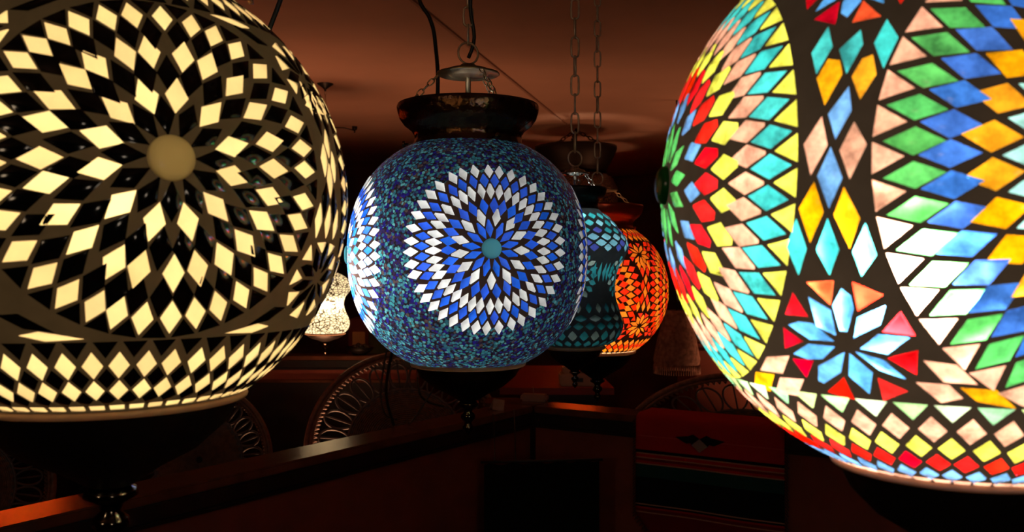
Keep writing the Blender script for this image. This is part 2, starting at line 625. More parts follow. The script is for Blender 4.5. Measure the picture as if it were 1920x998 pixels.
# ------------------------------------------------------------------ lamp hardware
def hardware(root, cz, s=1.0, top=(0.061, 0.128), bot=(0.068, -0.122), cup_h=0.055, metal=None, chain_w=0.011, chain_link=0.03,
             wire=0.0014, disc_z=0.212, disc_r=0.037, bulb=(0, 0, 0), bulb_r=0.018, bulb_mat=None, phase=0.0, screw=True,
             collar_scale=1.0, rimw=0.003, disc_mat=None, ring_mat=None, ceiling=True, cord_twist=False, bead_rim=True):
    """collar, canopy disc on three short chains, main chain to the ceiling, socket and bulb, brass bottom ring, cup and finial.
    all heights are local to the globe centre"""
    metal = metal or M_BRONZE
    rt, zt = top
    k = collar_scale
    bm = bmesh.new()
    pr = [(-.003, -.006), (.0015, -.004), (.0015, .002), (0, .004), (0, .013), (.002, .0145), (.003, .017), (.007, .020), (.012, .024),
          (.017, .031), (.0195, .039), (.0205, .044), (.0195, .047), (.017, .046), (.014, .038), (.008, .030), (.000, .022), (-.003, .010), (-.003, -.006)]
    lathe(bm, [(rt + a * k, zt + b * k) for a, b in pr], 72)
    link_bm('collar', bm, metal, root)
    if screw:
        for q in range(3):
            a = phase + 2 * pi * q / 3
            d = Vector((cos(a), sin(a), 0))
            bm = bmesh.new()
            p = d * (rt - .002) + Vector((0, 0, zt + .003 * k))
            tube(bm, [p, p + d * .014 * k], .0011 * k, 8)
            tube(bm, [p + d * .0135 * k, p + d * .0165 * k], .0034 * k, 10)
            link_bm('collar_screw', bm, metal, root)
    # canopy disc
    bm = bmesh.new()
    r = disc_r
    lathe(bm, [(0, disc_z + .010 * s), (r * .22, disc_z + .0095 * s), (r * .3, disc_z + .006 * s), (r * .62, disc_z + .004 * s), (r * .7, disc_z + .001 * s), (r * .98, disc_z - .0005 * s),
               (r, disc_z - .002 * s), (r * .96, disc_z - .003 * s), (r * .66, disc_z - .0015 * s), (r * .58, disc_z - .004 * s), (r * .35, disc_z - .006 * s), (0, disc_z - .006 * s)], 48)
    link_bm('canopy_disc', bm, disc_mat or M_BRASS, root)
    # three short chains
    zr = zt + .042 * k
    rr = rt + .015 * k
    for q in range(3):
        a = phase + 2 * pi * q / 3
        d = Vector((cos(a), sin(a), 0))
        bm = bmesh.new()
        chain(bm, d * r * .93 + Vector((0, 0, disc_z - .002)), d * rr + Vector((0, 0, zr)), link=.0115 * s, width=.0058 * s, wire=.0008 * s)
        link_bm('suspension_chain', bm, disc_mat or M_BRASS, root)
    # rod, socket, bulb
    b = Vector(bulb)
    bm = bmesh.new()
    tube(bm, [(0, 0, disc_z), (0, 0, zt - .01)], .0032 * s, 12)
    link_bm('stem', bm, M_CHROME, root)
    if bulb_mat:
        bm = bmesh.new()
        t0 = Vector((0, 0, zt - .012))
        dd = (t0 - b).normalized()
        tube(bm, [t0, b + dd * (bulb_r * 1.2 + .022)], .0028 * s, 8)
        tube(bm, [b + dd * bulb_r * 1.05, b + dd * (bulb_r * 1.2 + .024)], .011 * s, 16)
        link_bm('socket', bm, M_SOCKET, root)
        bm = bmesh.new()
        bmesh.ops.create_icosphere(bm, subdivisions=2, radius=bulb_r, matrix=Matrix.Translation(b))
        link_bm('bulb', bm, bulb_mat, root)
    # ring and main chain
    bm = bmesh.new()
    zring = disc_z + .010 * s + .0125 * s
    a0 = R_(25)
    tube(bm, [(.0125 * s * cos(t) * cos(a0), .0125 * s * cos(t) * sin(a0), zring + .0125 * s * sin(t)) for t in [2 * pi * i / 20 for i in range(20)]], .0013 * s, 8, closed=True)
    link_bm('ring', bm, ring_mat or M_CHAIN, root)
    if ceiling:
        zc = CEIL - cz
        bm = bmesh.new()
        chain(bm, (0, 0, zring + .011 * s), (0, 0, zc - .02), link=chain_link, width=chain_w, wire=wire)
        link_bm('hanging_chain', bm, ring_mat or M_CHAIN, root)
        if cord_twist:
            bm = bmesh.new()
            z0 = zring - .004
            pts = []
            nn = 60
            for i in range(nn):
                f = i / (nn - 1)
                z = z0 + (zc - .03 - z0) * f
                pts.append((.006 * sin(f * 16) + .003 * sin(f * 41), .006 * cos(f * 16), z))
            tube(bm, pts, .0022, 8)
            link_bm('flex', bm, M_CORD, root)
        bm = bmesh.new()
        lathe(bm, [(0, zc - .032), (.004, zc - .03), (.006, zc - .022), (.018, zc - .012), (.032, zc - .003), (.034, zc)], 32)
        link_bm('ceiling_rose', bm, M_CUP, root)
    # bottom
    rb, zb = bot
    bm = bmesh.new()
    tube(bm, [((rb + .0015) * cos(t), (rb + .0015) * sin(t), zb - rimw * .6) for t in [2 * pi * i / 64 for i in range(64)]], rimw, 8, closed=True)
    link_bm('bottom_ring', bm, M_RIM, root)
    bm = bmesh.new()
    zb2 = zb - rimw * 1.4
    h = cup_h
    lathe(bm, [(rb - .001, zb2), (rb * .97, zb2 - h * .05), (rb * .88, zb2 - h * .3), (rb * .66, zb2 - h * .6), (rb * .38, zb2 - h * .82), (rb * .2, zb2 - h), (rb * .16, zb2 - h * 1.03), (0, zb2 - h * 1.03)], 64)
    link_bm('bottom_cup', bm, M_CUP, root)
    bm = bmesh.new()
    z = zb2 - h
    q = rb / .068
    lathe(bm, [(.006 * q, z), (.013 * q, z - .003 * q), (.014 * q, z - .007 * q), (.007 * q, z - .011 * q), (.005 * q, z - .015 * q), (.009 * q, z - .019 * q), (.0095 * q, z - .023 * q),
               (.0045 * q, z - .028 * q), (.0045 * q, z - .031 * q), (.007 * q, z - .034 * q), (.0065 * q, z - .038 * q), (.002 * q, z - .043 * q), (0, z - .045 * q)], 32)
    link_bm('finial', bm, pmat('polished_dark_metal', (0.10, 0.08, 0.06), rough=0.12, metal=1.0), root)


def boss(root, surf, c, rdeg, R, h, mat, name='centre_stone'):
    """domed glass stone at a medallion's middle"""
    P, n = surf(R_(c[0]), c[1])
    rr = R * R_(rdeg)
    M = Matrix.Translation(P) @ n.to_track_quat('Z', 'Y').to_matrix().to_4x4()
    bm = bmesh.new()
    lathe(bm, [(rr, 0), (rr * .96, h * .45), (rr * .75, h * .8), (rr * .4, h), (0, h * 1.05)], 32)
    bmesh.ops.transform(bm, matrix=M, verts=bm.verts)
    return link_bm(name, bm, mat, root)


def stone_mat(name, color, tr=0.4):
    m = newmat(name)
    m, nt, out = m
    N, L = nt.nodes, nt.links
    b = N.new('ShaderNodeBsdfPrincipled'); b.inputs['Base Color'].default_value = (*color, 1); b.inputs['Roughness'].default_value = .2
    t = N.new('ShaderNodeBsdfTranslucent'); t.inputs[0].default_value = (*color, 1)
    mx = N.new('ShaderNodeMixShader'); mx.inputs[0].default_value = tr
    L.new(b.outputs[0], mx.inputs[1]); L.new(t.outputs[0], mx.inputs[2]); L.new(mx.outputs[0], out.inputs[0])
    return m


# flower panel between two medallions: (piece, outline in degrees about the panel's middle)
PANEL = [
  ('cyan', [(-3.4,25.2),(-1.8,21.1),(-3.9,16.5),(-5.5,20.6)]),
  ('cyan', [(2.7,23.4),(3.4,20.6),(1.3,15.8),(-0.5,20.3)]),
  ('cyan', [(6.8,24.6),(8.9,20.9),(7.0,15.9),(5.2,20.5)]),
  ('orange', [(-2.2,18.9),(-0.1,18.4),(0.6,15.9),(-1.8,11.0),(-3.7,15.8)]),
  ('orange', [(5.2,18.5),(6.0,15.1),(3.8,11.3),(2.2,15.2),(3.6,18.1)]),
  ('blue', [(1.9,13.7),(2.6,9.7),(0.3,5.4),(-1.1,9.5)]),
  ('peach', [(-2.1,9.3),(-0.9,4.6),(-3.6,0.1),(-4.9,5.1)]),
  ('peach', [(3.1,7.9),(5.1,4.2),(2.6,-0.9),(1.0,3.6)]),
  ('blue', [(-0.4,4.3),(1.5,-0.6),(-0.7,-5.2),(-2.5,-0.1)]),
  ('orange', [(-3.0,-0.9),(-1.6,-5.7),(-4.2,-10.5),(-5.8,-5.0)]),
  ('orange', [(1.7,-2.0),(4.0,-6.9),(2.2,-11.5),(-0.0,-6.2)]),
  ('cyan', [(-6.3,-6.5),(-4.9,-11.4),(-7.0,-15.8),(-8.5,-11.1)]),
  ('cyan', [(-1.0,-6.7),(0.5,-11.6),(-1.5,-15.7),(-3.3,-11.6)]),
  ('cyan', [(4.8,-7.6),(6.2,-12.5),(3.7,-15.8),(2.6,-12.0)]),
  ('petal', [(0.2,-17.9),(1.6,-19.0),(1.8,-21.2),(0.0,-25.2),(-1.3,-25.2),(-1.7,-20.7)]),
  ('petal', [(7.0,-20.5),(5.8,-23.8),(0.9,-26.4),(2.2,-22.7)]),
  ('petal', [(10.3,-25.8),(6.4,-29.0),(1.7,-28.3),(5.3,-25.5)]),
  ('petal', [(9.0,-33.7),(4.5,-32.2),(0.7,-28.9),(5.5,-30.2)]),
  ('petal', [(1.4,-37.5),(-1.8,-33.9),(-0.4,-29.3),(3.1,-32.8)]),
  ('petal', [(-9.0,-35.6),(-7.6,-32.4),(-1.3,-29.1),(-3.2,-33.3),(-7.9,-36.1)]),
  ('petal', [(-12.4,-30.3),(-8.2,-28.0),(-2.9,-28.2),(-6.1,-30.8),(-9.4,-31.2)]),
  ('petal', [(-11.3,-24.6),(-8.9,-23.9),(-6.0,-24.1),(-2.8,-27.2),(-7.6,-27.2)]),
  ('petal', [(-5.9,-19.4),(-2.2,-21.6),(-2.2,-26.1),(-5.5,-24.6)]),
  ('red', [(-8.7,-18.7),(-6.7,-22.9),(-11.4,-22.7)]),
  ('red', [(-12.6,-25.2),(-9.1,-27.6),(-14.0,-29.4)]),
  ('red', [(-13.1,-31.3),(-8.2,-31.3),(-11.6,-35.2)]),
  ('red', [(-2.9,-34.3),(-2.2,-39.2),(-8.0,-38.0)]),
  ('red', [(3.8,-33.8),(9.0,-36.2),(3.8,-38.8)]),
  ('red', [(11.4,-28.0),(10.9,-32.7),(6.2,-29.8)]),
  ('red', [(9.2,-21.5),(11.2,-25.5),(6.0,-25.0)]),
  ('red', [(2.1,-16.8),(6.7,-18.8),(2.4,-21.6)]),
  ('scarlet', [(-5.8,-16.9),(-0.9,-16.6),(-2.1,-20.8)]),
  ('peach', [(-20.0,-31.6),(-13.6,-30.8),(-17.7,-35.0),(-24.7,-35.0)]),
  ('orange', [(-26.9,-35.6),(-20.5,-35.5),(-26.2,-40.3),(-32.1,-39.6)]),
  ('peach', [(-19.2,-36.0),(-12.5,-35.7),(-17.0,-40.1),(-24.0,-40.1)]),
  ('peach', [(12.2,-29.9),(17.5,-30.4),(21.0,-34.0),(15.4,-33.9)]),
  ('peach', [(10.6,-34.2),(16.2,-34.3),(18.7,-37.0),(14.8,-38.3)]),
  ('orange', [(18.1,-34.8),(24.2,-35.0),(28.1,-38.7),(21.0,-37.5)]),
]



def panel(T, az, colors, mirror_v, skip_top=False, seed=0):
    """the upright panel: diamonds, the lower flower and, mirrored, the upper one"""
    for k, P in PANEL:
        col, mi = colors[k]
        T.append(([(az + a, e) for a, e in P], jit(col, .1), mi))
        if k in ('petal', 'red', 'scarlet') or P[0][1] < -28:
            T.append(([(az - a, 2 * mirror_v - e) for a, e in P], jit(col, .1), mi))


def seat_disc(T, c, r, col=(.9, .9, .85)):
    T.insert(0, ([polar_pt(c, r, 24 * i) for i in range(15)], col, 1))


# ================================================================== BIG LAMPS
# ---- cream and black lamp, left
CREAM = (1.0, 0.82, 0.48)
BLK = (0.01, 0.01, 0.01)
Lc = Vector((-.2418, .5465, EYE + .0403))
R = 0.14
lampL = empty('mosaic_lamp', Lc)
tag(lampL, 'large cream and black mosaic globe lamp hanging at the left edge', 'lamp', 'mosaic pendant lamps')
T = []
W1 = [7, 40, 74, 102, 136, 165, 194, 225, 258, 286, 314, 341]
W2 = [10, 23, 40, 57, 75, 90, 106, 120, 136, 150, 165, 177, 194, 206, 224, 240, 256, 268, 286, 298, 314, 325, 341, 353]
W3 = [2, 13, 22, 32, 44, 56, 69, 79, 88, 101, 110, 120, 130, 139, 149, 159, 168, 177, 187, 196, 204, 214, 224, 235, 247, 256, 267, 277, 287, 296, 307, 315, 323, 332, 342, 351]


def mids(A):
    return [(a + ((b - a) % 360) / 2) % 360 for a, b in zip(A, A[1:] + A[:1])]


Lmed = [34.8, 124.8, -145.2, -55.2]
for i, az in enumerate(Lmed):
    c = (az, 4.6)
    o = 0 if i == 0 else i * 3
    ro = lambda A: [(a + o) % 360 for a in A]
    w1, w2, w3 = ro(W1), ro(W2), ro(W3)
    seat_disc(T, c, 4.1, (.70, .62, .42))
    if o:
        w1, w2, w3 = sorted(w1), sorted(w2), sorted(w3)
    ring(T, c, mids(w1), 8.5, 4.2, 1.95, BLK, 2, hm=.58)
    ring(T, c, w1, 13.0, 4.0, 2.25, CREAM)
    ring(T, c, mids(w2), 18.0, 4.6, 2.25, BLK, 2)
    ring(T, c, w2, 22.9, 4.1, 2.2, CREAM)
    ring(T, c, mids(w3), 28.0, 4.5, 2.2, BLK, 2)
    ring(T, c, w3, 32.8, 3.9, 2.05, CREAM)
    ring_tri(T, c, mids(w3), 33.2, 37.6, 2.45, BLK, 2)
mir = 4.6
pc = {'cyan': (CREAM, 1), 'orange': (BLK, 2), 'blue': (CREAM, 1), 'peach': (CREAM, 1), 'petal': (BLK, 2), 'red': (CREAM, 1), 'scarlet': (CREAM, 1)}
pcL = [('cyan', 1)]
for az in [79.8, 169.8, -100.2, -10.2]:
    for k, P in PANEL:
        col, mi = pc[k]
        # narrower and shorter than on the many-coloured lamp
        sx = .92
        Q = [(az + a * sx, (e + 2.2) * .90 + 2.0 + (0 if abs(e) < 17 else 1.2)) for a, e in P]
        if k in ('peach', 'orange') and P[0][1] < -28:
            continue
        T.append((Q, jit(col, .08), mi))
        if k in ('petal', 'red', 'scarlet'):
            T.append(([(2 * az - a, 2 * mir - e) for a, e in Q], jit(col, .08), mi))
    for sgn in (1, -1):
        for up in (1, -1):
            for mi, col, P in ((1, CREAM, [(14.5, -31.5), (19, -30.6), (28.5, -32.6), (20, -33.0)]),
                               (2, BLK, [(11, -26.8), (15.5, -26.5), (22.5, -31), (16, -30)]),):
                Q = [(az - sgn * a, e if up == 1 else 2 * mir - e) for a, e in P]
                T.append((Q, jit(col, .08), mi))
for s_, f in ((1, lambda v: v), (-1, lambda v: 2 * mir - v)):
    row_tri(T, 54, 29.3, f(-33.4), f(-37.8), .84, BLK, 2)
    row(T, 54, 26.0, f(-36.0), f(-43.7), .78, CREAM)
    row(T, 54, 29.3, f(-40.6), f(-47.0), .74, BLK, 2)
    row(T, 54, 26.0, f(-44.3), f(-51.3), .82, CREAM)
    row(T, 54, 29.3, f(-48.0), f(-54.2), .8, BLK, 2)
    row_bars(T, 54, 26.0, f(-53.6), f(-55.4), .8, CREAM)
surfL = globe_surf(R)
gt_cream = glass_tile_mat('cream_tile_glass', mottle=.10, mscale=40, refr=.03, refl=.25, rough=.8)
gr_L = grout_mat('dark_olive_grout', (0.10, 0.075, 0.045), .16)
mosaic('shade', surfL, T, -57, 61, 24, [gr_L, gt_cream, M_BLACKTILE], lampL)
for az in Lmed:
    boss(lampL, surfL, (az, 4.6), 4.6, R, .003, stone_mat('olive_stone', (.46, .40, .24), .6) if az == Lmed[0] else bpy.data.materials['olive_stone'])
hardware(lampL, Lc.z, top=(0.0685, 0.122), bot=(0.0762, -.1178), cup_h=.05, bulb=(0, 0, 0), bulb_mat=emit_mat('warm_bulb_glow', (1.0, .755, .46), 125), rimw=.002, phase=R_(10), cord_twist=False)

# ---- many-coloured lamp, right
C = dict(green=(.10, .50, .12), blue=(.05, .17, .65), orange=(1.0, .38, .01), lcyan=(.45, .9, .88), peach=(.90, .42, .29), cyan=(.06, .60, .62),
         yellow=(.93, .88, .10), red=(.9, .012, .01), dred=(.60, .008, .010), petal=(.10, .36, .85), scarlet=(.95, .10, .03), lgreen=(.45, .85, .35), lblue=(.15, .35, .75))
Rc = Vector((.21495, .44345, EYE + .0344))
lampR = empty('mosaic_lamp', Rc)
tag(lampR, 'large many-coloured mosaic globe lamp with red and blue flower, at the right edge', 'lamp', 'mosaic pendant lamps')
T = []
for az, kind in ((-89.6, 0), (6.9, 1), (91, 0), (180, 1)):
    if kind == 0:
        c = (az, 2.0)
        ring(T, c, evenly(13, 99.2 - 13.8), 8.6, 4.0, 1.55, C['green'])
        ring(T, c, evenly(13, 99.2), 15.5, 3.2, 1.9, C['lblue'])
        ring(T, c, evenly(26, 93.9), 20.3, 3.7, 2.05, C['red'], blunt=.3)
        ring(T, c, evenly(26, 87), 25.6, 3.5, 2.2, C['yellow'], blunt=.2)
        ring(T, c, evenly(42, 76.5), 31.0, 4.0, 2.05, C['peach'], blunt=.12)
        ring(T, c, evenly(42, 72.2), 36.0, 4.1, 2.1, C['cyan'])
        ring_tri(T, c, evenly(42, 76.5), 36.9, 41.2, 2.35, C['yellow'])
    else:
        c = (az, 1.2)
        ring(T, c, evenly(15, 4), 9.0, 4.0, 1.6, C['blue'])
        ring(T, c, evenly(15, 16), 15.5, 3.8, 2.2, C['yellow'])
        ring(T, c, evenly(30, 247), 22.2, 4.0, 2.05, C['lcyan'])
        ring(T, c, evenly(30, 253), 27.6, 4.0, 2.35, C['orange'])
        ring(T, c, evenly(44, 247.3), 32.9, 4.2, 2.1, C['blue'])
        ring(T, c, evenly(44, 250.8), 37.9, 4.3, 2.05, C['green'])
        ring_tri(T, c, evenly(44, 247.2), 39.0, 43.6, 2.45, C['peach'])
pcR = {'cyan': (C['cyan'], 1), 'orange': (C['orange'], 1), 'blue': (C['lblue'], 1), 'peach': (C['peach'], 1), 'petal': (C['petal'], 1), 'red': (C['dred'], 1), 'scarlet': (C['scarlet'], 1)}
for az in (-42.5, 48.5, 136, -135):
    panel(T, az, pcR, 4.2)
for s_, f in ((1, lambda v: v), (-1, lambda v: 6.0 - v)):
    row_tri(T, 46, -33.5, f(-38.9), f(-42.8), .86, C['lgreen'], cols=[C['lgreen'], (.75, .95, .6), (.35, .75, .4), (.7, .9, .35)])
    row(T, 46, -29.6, f(-41.6), f(-48.6), .78, C['peach'])
    row(T, 46, -33.5, f(-47.0), f(-54.0), .82, C['yellow'])
    row(T, 46, -29.6, f(-52.4), f(-59.6), .90, C['red'])
    row(T, 46, -33.5, f(-58.4), f(-65.2), .88, C['lblue'])
    row_bars(T, 46, -29.6, f(-64.9), f(-66.6), .94, C['peach'])
surfR = globe_surf(R)
gt_multi = glass_tile_mat('coloured_tile_glass', mottle=.68, mscale=85, refr=.42, refl=.14, rough=.55)
gr_R = grout_mat('dark_brown_grout', (0.045, 0.03, 0.02), .16)
mosaic('shade', surfR, T, -68, 64, -26, [gr_R, gt_multi], lampR)
for i, az in enumerate((-89.6, 6.9, 91, 180)):
    boss(lampR, surfR, (az, 2.0 if i % 2 == 0 else 1.2), 3.9, R, .005, stone_mat('dark_green_stone', (.01, .10, .02), .3) if i == 0 else bpy.data.materials['dark_green_stone'])
hardware(lampR, Rc.z, top=(0.0635, 0.126), bot=(0.0535, -.1298), cup_h=.04, bulb=(-.017, .004, -.033), bulb_mat=emit_mat('cool_bulb_glow', (1.0, .95, .82), 300), rimw=.0016, phase=R_(40))

# ---- blue beaded lamp, middle
Bc = Vector((-.05125, 1.0587, EYE + .0139))
lampB = empty('mosaic_lamp', Bc)
tag(lampB, 'blue seed-bead globe lamp with a blue and white rosette, hanging in the middle', 'lamp', 'mosaic pendant lamps')
RB = 0.139
WHT = (.80, .77, .68)
BLU = (.025, .11, .62)
T = []
OUT = [1, 9, 18, 28, 37, 46, 55, 64, 73, 83, 92, 102, 112, 122, 133, 144, 154, 162, 172, 181, 189, 197, 206, 215, 224, 232, 240, 251, 259, 268, 276, 286, 296, 305, 314, 323, 334, 342, 351]
MID = [1, 10, 19, 28, 37, 46, 55, 64, 73, 82, 92, 101, 111, 121, 132, 143, 152, 162, 171, 180, 190, 198, 207, 216, 225, 233, 243, 251, 259, 268, 277, 285, 295, 303, 313, 324, 333, 342, 352]
IN26 = [5, 17, 30, 43, 56, 71, 84, 99, 113, 130, 143, 157, 172, 188, 201, 217, 229, 242, 253, 268, 280, 293, 305, 322, 336, 351]
W13 = [10, 39, 65, 93, 120, 150, 180, 211, 236, 261, 286, 314, 342]
P13 = [25, 52, 78, 105, 137, 166, 195, 222, 251, 276, 303, 331, 354]
Bmed = [12.7, -77.3, 102.7, -167.3]
for i, az in enumerate(Bmed):
    c = (az, 1.6 if i == 0 else -.5)
    seat_disc(T, c, 3.9)
    ring(T, c, P13, 8.3, 3.9, 1.65, BLU, blunt=.15)
    ring(T, c, W13, 13.5, 3.8, 1.95, WHT, blunt=.15)
    ring(T, c, IN26, 18.4, 3.8, 1.95, BLU)
    ring(T, c, MID, 24.7, 3.6, 1.8, WHT, blunt=.2)
    ring(T, c, mids(MID), 29.9, 3.4, 1.9, BLU, blunt=.1)
    ring(T, c, OUT, 35.0, 3.6, 2.0, WHT, blunt=.1)


def bgB(az, v):
    for i, m in enumerate(Bmed):
        c = dirv(R_(m), R_(1.6 if i == 0 else -.5))
        if c.dot(dirv(R_(az), R_(v))) > cos(R_(34.5)):
            return 0
    return 2


surfB = globe_surf(RB, .035)
gt_blue = glass_tile_mat('blue_white_tile_glass', mottle=.22, mscale=90, refr=.35, refl=.4, rough=.5)
gr_B = grout_mat('brown_grout', (0.10, 0.055, 0.04), .06)
beads = bead_mat('blue_seed_beads', [(.05, .26, .27), (.02, .012, .13), (.035, .15, .18), (.04, .018, .05), (.13, .42, .40), (.025, .015, .20), (.10, .065, .055), (.03, .09, .16), (.03, .02, .08), (.06, .24, .27)], 300, .17)
mosaic('shade', surfB, T, -63, 64, 3, [gr_B, gt_blue, beads], lampB, grid=(3, 3), bg=bgB)
for i, az in enumerate(Bmed):
    boss(lampB, surfB, (az, 1.6 if i == 0 else -.5), 4.3, RB, .0035, stone_mat('sky_blue_stone', (.16, .60, .70), .7) if i == 0 else bpy.data.materials['sky_blue_stone'])
hardware(lampB, Bc.z, top=(0.0625, 0.126), bot=(0.0632, -.1255), cup_h=.040, bulb=(-.102, -.045, -.018), bulb_r=.013, bulb_mat=emit_mat('white_bulb_glow', (.95, .97, 1.0), 540), phase=R_(178), screw=True,
         cord_twist=True, chain_link=.026)

# ---- orange lamp, behind
Oc = Vector((.17025, 1.8064, EYE - .0479))
OR = (1.0, .30, .025)
RD = (1.0, .045, .01)


def orange_lamp(loc, label, az0=0.0, bulbm=None):
    lamp = empty('mosaic_lamp', loc)
    tag(lamp, label, 'lamp', 'mosaic pendant lamps')
    T = []
    for i in range(4):
        az = az0 - 10.5 + i * 90
        c = (az, 0)
        ring(T, c, evenly(12), 8.5, 4.2, 2.0, OR)
        ring(T, c, evenly(12, 15), 14.0, 4.3, 2.7, RD)
        ring(T, c, evenly(24, 7), 20.0, 4.0, 2.5, OR)
        ring(T, c, evenly(28, 0), 26.0, 4.0, 2.7, RD)
        ring(T, c, evenly(36, 5), 31.5, 4.0, 2.5, OR)
        ring(T, c, evenly(36, 0), 37.0, 3.9, 2.6, RD)
    pcO = {'cyan': (OR, 1), 'orange': (RD, 1), 'blue': (OR, 1), 'peach': (RD, 1), 'petal': (OR, 1), 'red': (RD, 1), 'scarlet': (RD, 1)}
    for i in range(4):
        panel(T, az0 + 34.5 + i * 90, pcO, 1.0)
    for s_, f in ((1, lambda v: v), (-1, lambda v: 2 - v)):
        row(T, 46, 4, f(-41), f(-48), .8, OR)
        row(T, 46, 0, f(-45.5), f(-52.5), .8, RD)
        row(T, 46, 4, f(-50), f(-57), .8, OR)
        row_bars(T, 46, 4, f(-57.2), f(-58.6), .8, (1, .8, .6))
    surf = globe_surf(.14)
    mosaic('shade', surf, T, -59.5, 60, az0 - 5, [gr_O, gt_orange], lamp, grid=(5, 5))
    hardware(lamp, loc[2], top=(0.0705, 0.1215), bot=(0.072, -.1205), cup_h=.05, bulb=(-.02, 0, -.03), bulb_mat=bulbm or M_OBULB, disc_z=.200, disc_r=.040, phase=R_(20), metal=M_RED_LIT, chain_link=.036, chain_w=.0125, wire=.0017)
    return lamp


M_RED_LIT = pmat('red_lit_metal', (.55, .06, .02), rough=.3, metal=.7, bump=.5, bscale=90)  # red glow of the glass put into the collar metal's colour
gt_orange = glass_tile_mat('orange_tile_glass', mottle=.3, mscale=60, refr=.3, refl=.12, rough=.6)
gr_O = grout_mat('dark_red_brown_grout', (0.06, 0.02, 0.012), .10)
M_OBULB = emit_mat('amber_bulb_glow', (1.0, .72, .42), 150)
M_OBULB2 = emit_mat('strong_amber_bulb_glow', (1.0, .50, .25), 700)
orange_lamp(Oc, 'glowing orange and red mosaic globe lamp half hidden behind the teal one')
orange_lamp(Vector((-1.74, 3.22, EYE - .01)), 'orange and red mosaic globe lamp hidden behind the cream globe', 40, M_OBULB2)
orange_lamp(Vector((.42, 5.75, EYE + .0)), 'orange and red mosaic globe lamp farthest back, hidden behind the teal one', 20, M_OBULB2)

# ---- teal waisted lamp, behind the blue one
Dt = 1.45
kx = Dt / 1700
xt = (1078 - 960) * kx
outl = [(648, 50), (640, 72), (628, 84), (612, 90), (600, 88), (585, 84), (570, 79), (555, 75), (540, 74.5), (525, 75.5), (510, 78.5), (497, 84), (484, 92), (470, 98.5), (458, 99), (446, 94), (434, 85), (420, 74), (407, 62), (397, 48), (392, 44)]
zt0 = 520
prof_t = [(r * kx, (zt0 - y) * kx) for y, r in outl]
surfT = profile_surf(prof_t)
Tc = Vector((xt, Dt, EYE + (499 - zt0) * kx))
lampT = empty('mosaic_lamp', Tc)
tag(lampT, 'teal waisted vase-shaped mosaic lamp partly hidden behind the blue beaded globe', 'lamp', 'mosaic pendant lamps')
TE = (.04, .32, .36)
TL = (.25, .65, .80)
TB = (.08, .12, .50)
TG = (.30, .42, .38)
# v runs 0..100 up the profile; each unit about 2.5 mm
T = []
def orow(n, ph, v0, v1, frac, cols):
    s = 360.0 / n
    for i in range(n):
        a = ph + i * s
        h = s * frac / 2
        vm, hv = (v0 + v1) / 2, (v1 - v0) / 2
        T.append(([(a + h * k_ * cos(q), vm + hv * k_ * sin(q)) for q, k_ in [(2 * pi * t / 8, 1 if t % 2 == 0 else .80) for t in range(8)]], jit(cols[i % len(cols)], .15), 1))
orow(26, 0, 2, 8, .8, [TE])
orow(26, 7, 8, 14, .8, [TE, TG])
orow(26, 0, 14.5, 20, .86, [TE])
orow(20, 3, 20.5, 24.5, .86, [TE, TG])
orow(26, 0, 25.5, 31.5, .6, [TG, TE])
for m in range(4):
    ca = -8 + 90 * m
    for nn, rad, hl, hw, cc in ((8, 4.2, 3.0, 1.3, [TE]), (14, 9.6, 3.0, 1.8, [TE, TL, TE]), (20, 15.0, 2.8, 2.0, [TE, TE, TG])):
        for i in range(nn):
            th = 2 * pi * (i + .5 * (nn == 14)) / nn
            ctr = (ca + rad * 2.0 * cos(th), 48 + rad * .92 * sin(th))
            u = (cos(th), sin(th)); vv = (-sin(th), cos(th))
            if abs(ctr[1] - 48) > 13:
                continue
            T.append(([(ctr[0] + 2.0 * (u[0] * hl * a + vv[0] * hw * b), ctr[1] + .92 * (u[1] * hl * a + vv[1] * hw * b)) for a, b in ((1, 0), (.35, .8), (-.35, .8), (-1, 0), (-.35, -.8), (.35, -.8))], jit(cc[i % len(cc)], .15), 1))
    for q in (-38, -30, 30, 38, 46):
        T.append(([(ca + q, 44), (ca + q + 3, 50), (ca + q, 57), (ca + q - 3, 50)], jit(TE, .15), 1))
orow(22, 0, 64, 69.5, .62, [TL, TB])
orow(22, 8, 67.5, 73, .8, [TB, TL, TL])
orow(22, 0, 72, 77.5, .84, [TL])
orow(22, 8, 77.5, 82, .8, [TE, TB, TE])
orow(22, 0, 82.5, 87, .8, [TL, TE])
orow(20, 8, 87.5, 92.5, .8, [TE])
gt_teal = glass_tile_mat('teal_tile_glass', mottle=.3, mscale=60, refr=.3, refl=.4, rough=.6)
gr_T = grout_mat('slate_grout', (0.06, 0.075, 0.085), .08)
mosaic('shade', surfT, T, .5, 99.5, 5, [gr_T, gt_teal], lampT, grid=(6, 5), raise_h=.0005)
hardware(lampT, Tc.z, s=1.0, top=(44 * kx - .001, (zt0 - 391) * kx), bot=(52 * kx, (zt0 - 649) * kx), cup_h=.034, bulb=(0, 0, .080), bulb_r=.012, metal=M_CUP, bulb_mat=emit_mat('pale_bulb_glow', (1.0, .95, .88), 105), collar_scale=.7,
         disc_z=(zt0 - 324) * kx, disc_r=.024, phase=R_(35), chain_link=.036, chain_w=.0125, wire=.0017, disc_mat=M_CHROME)

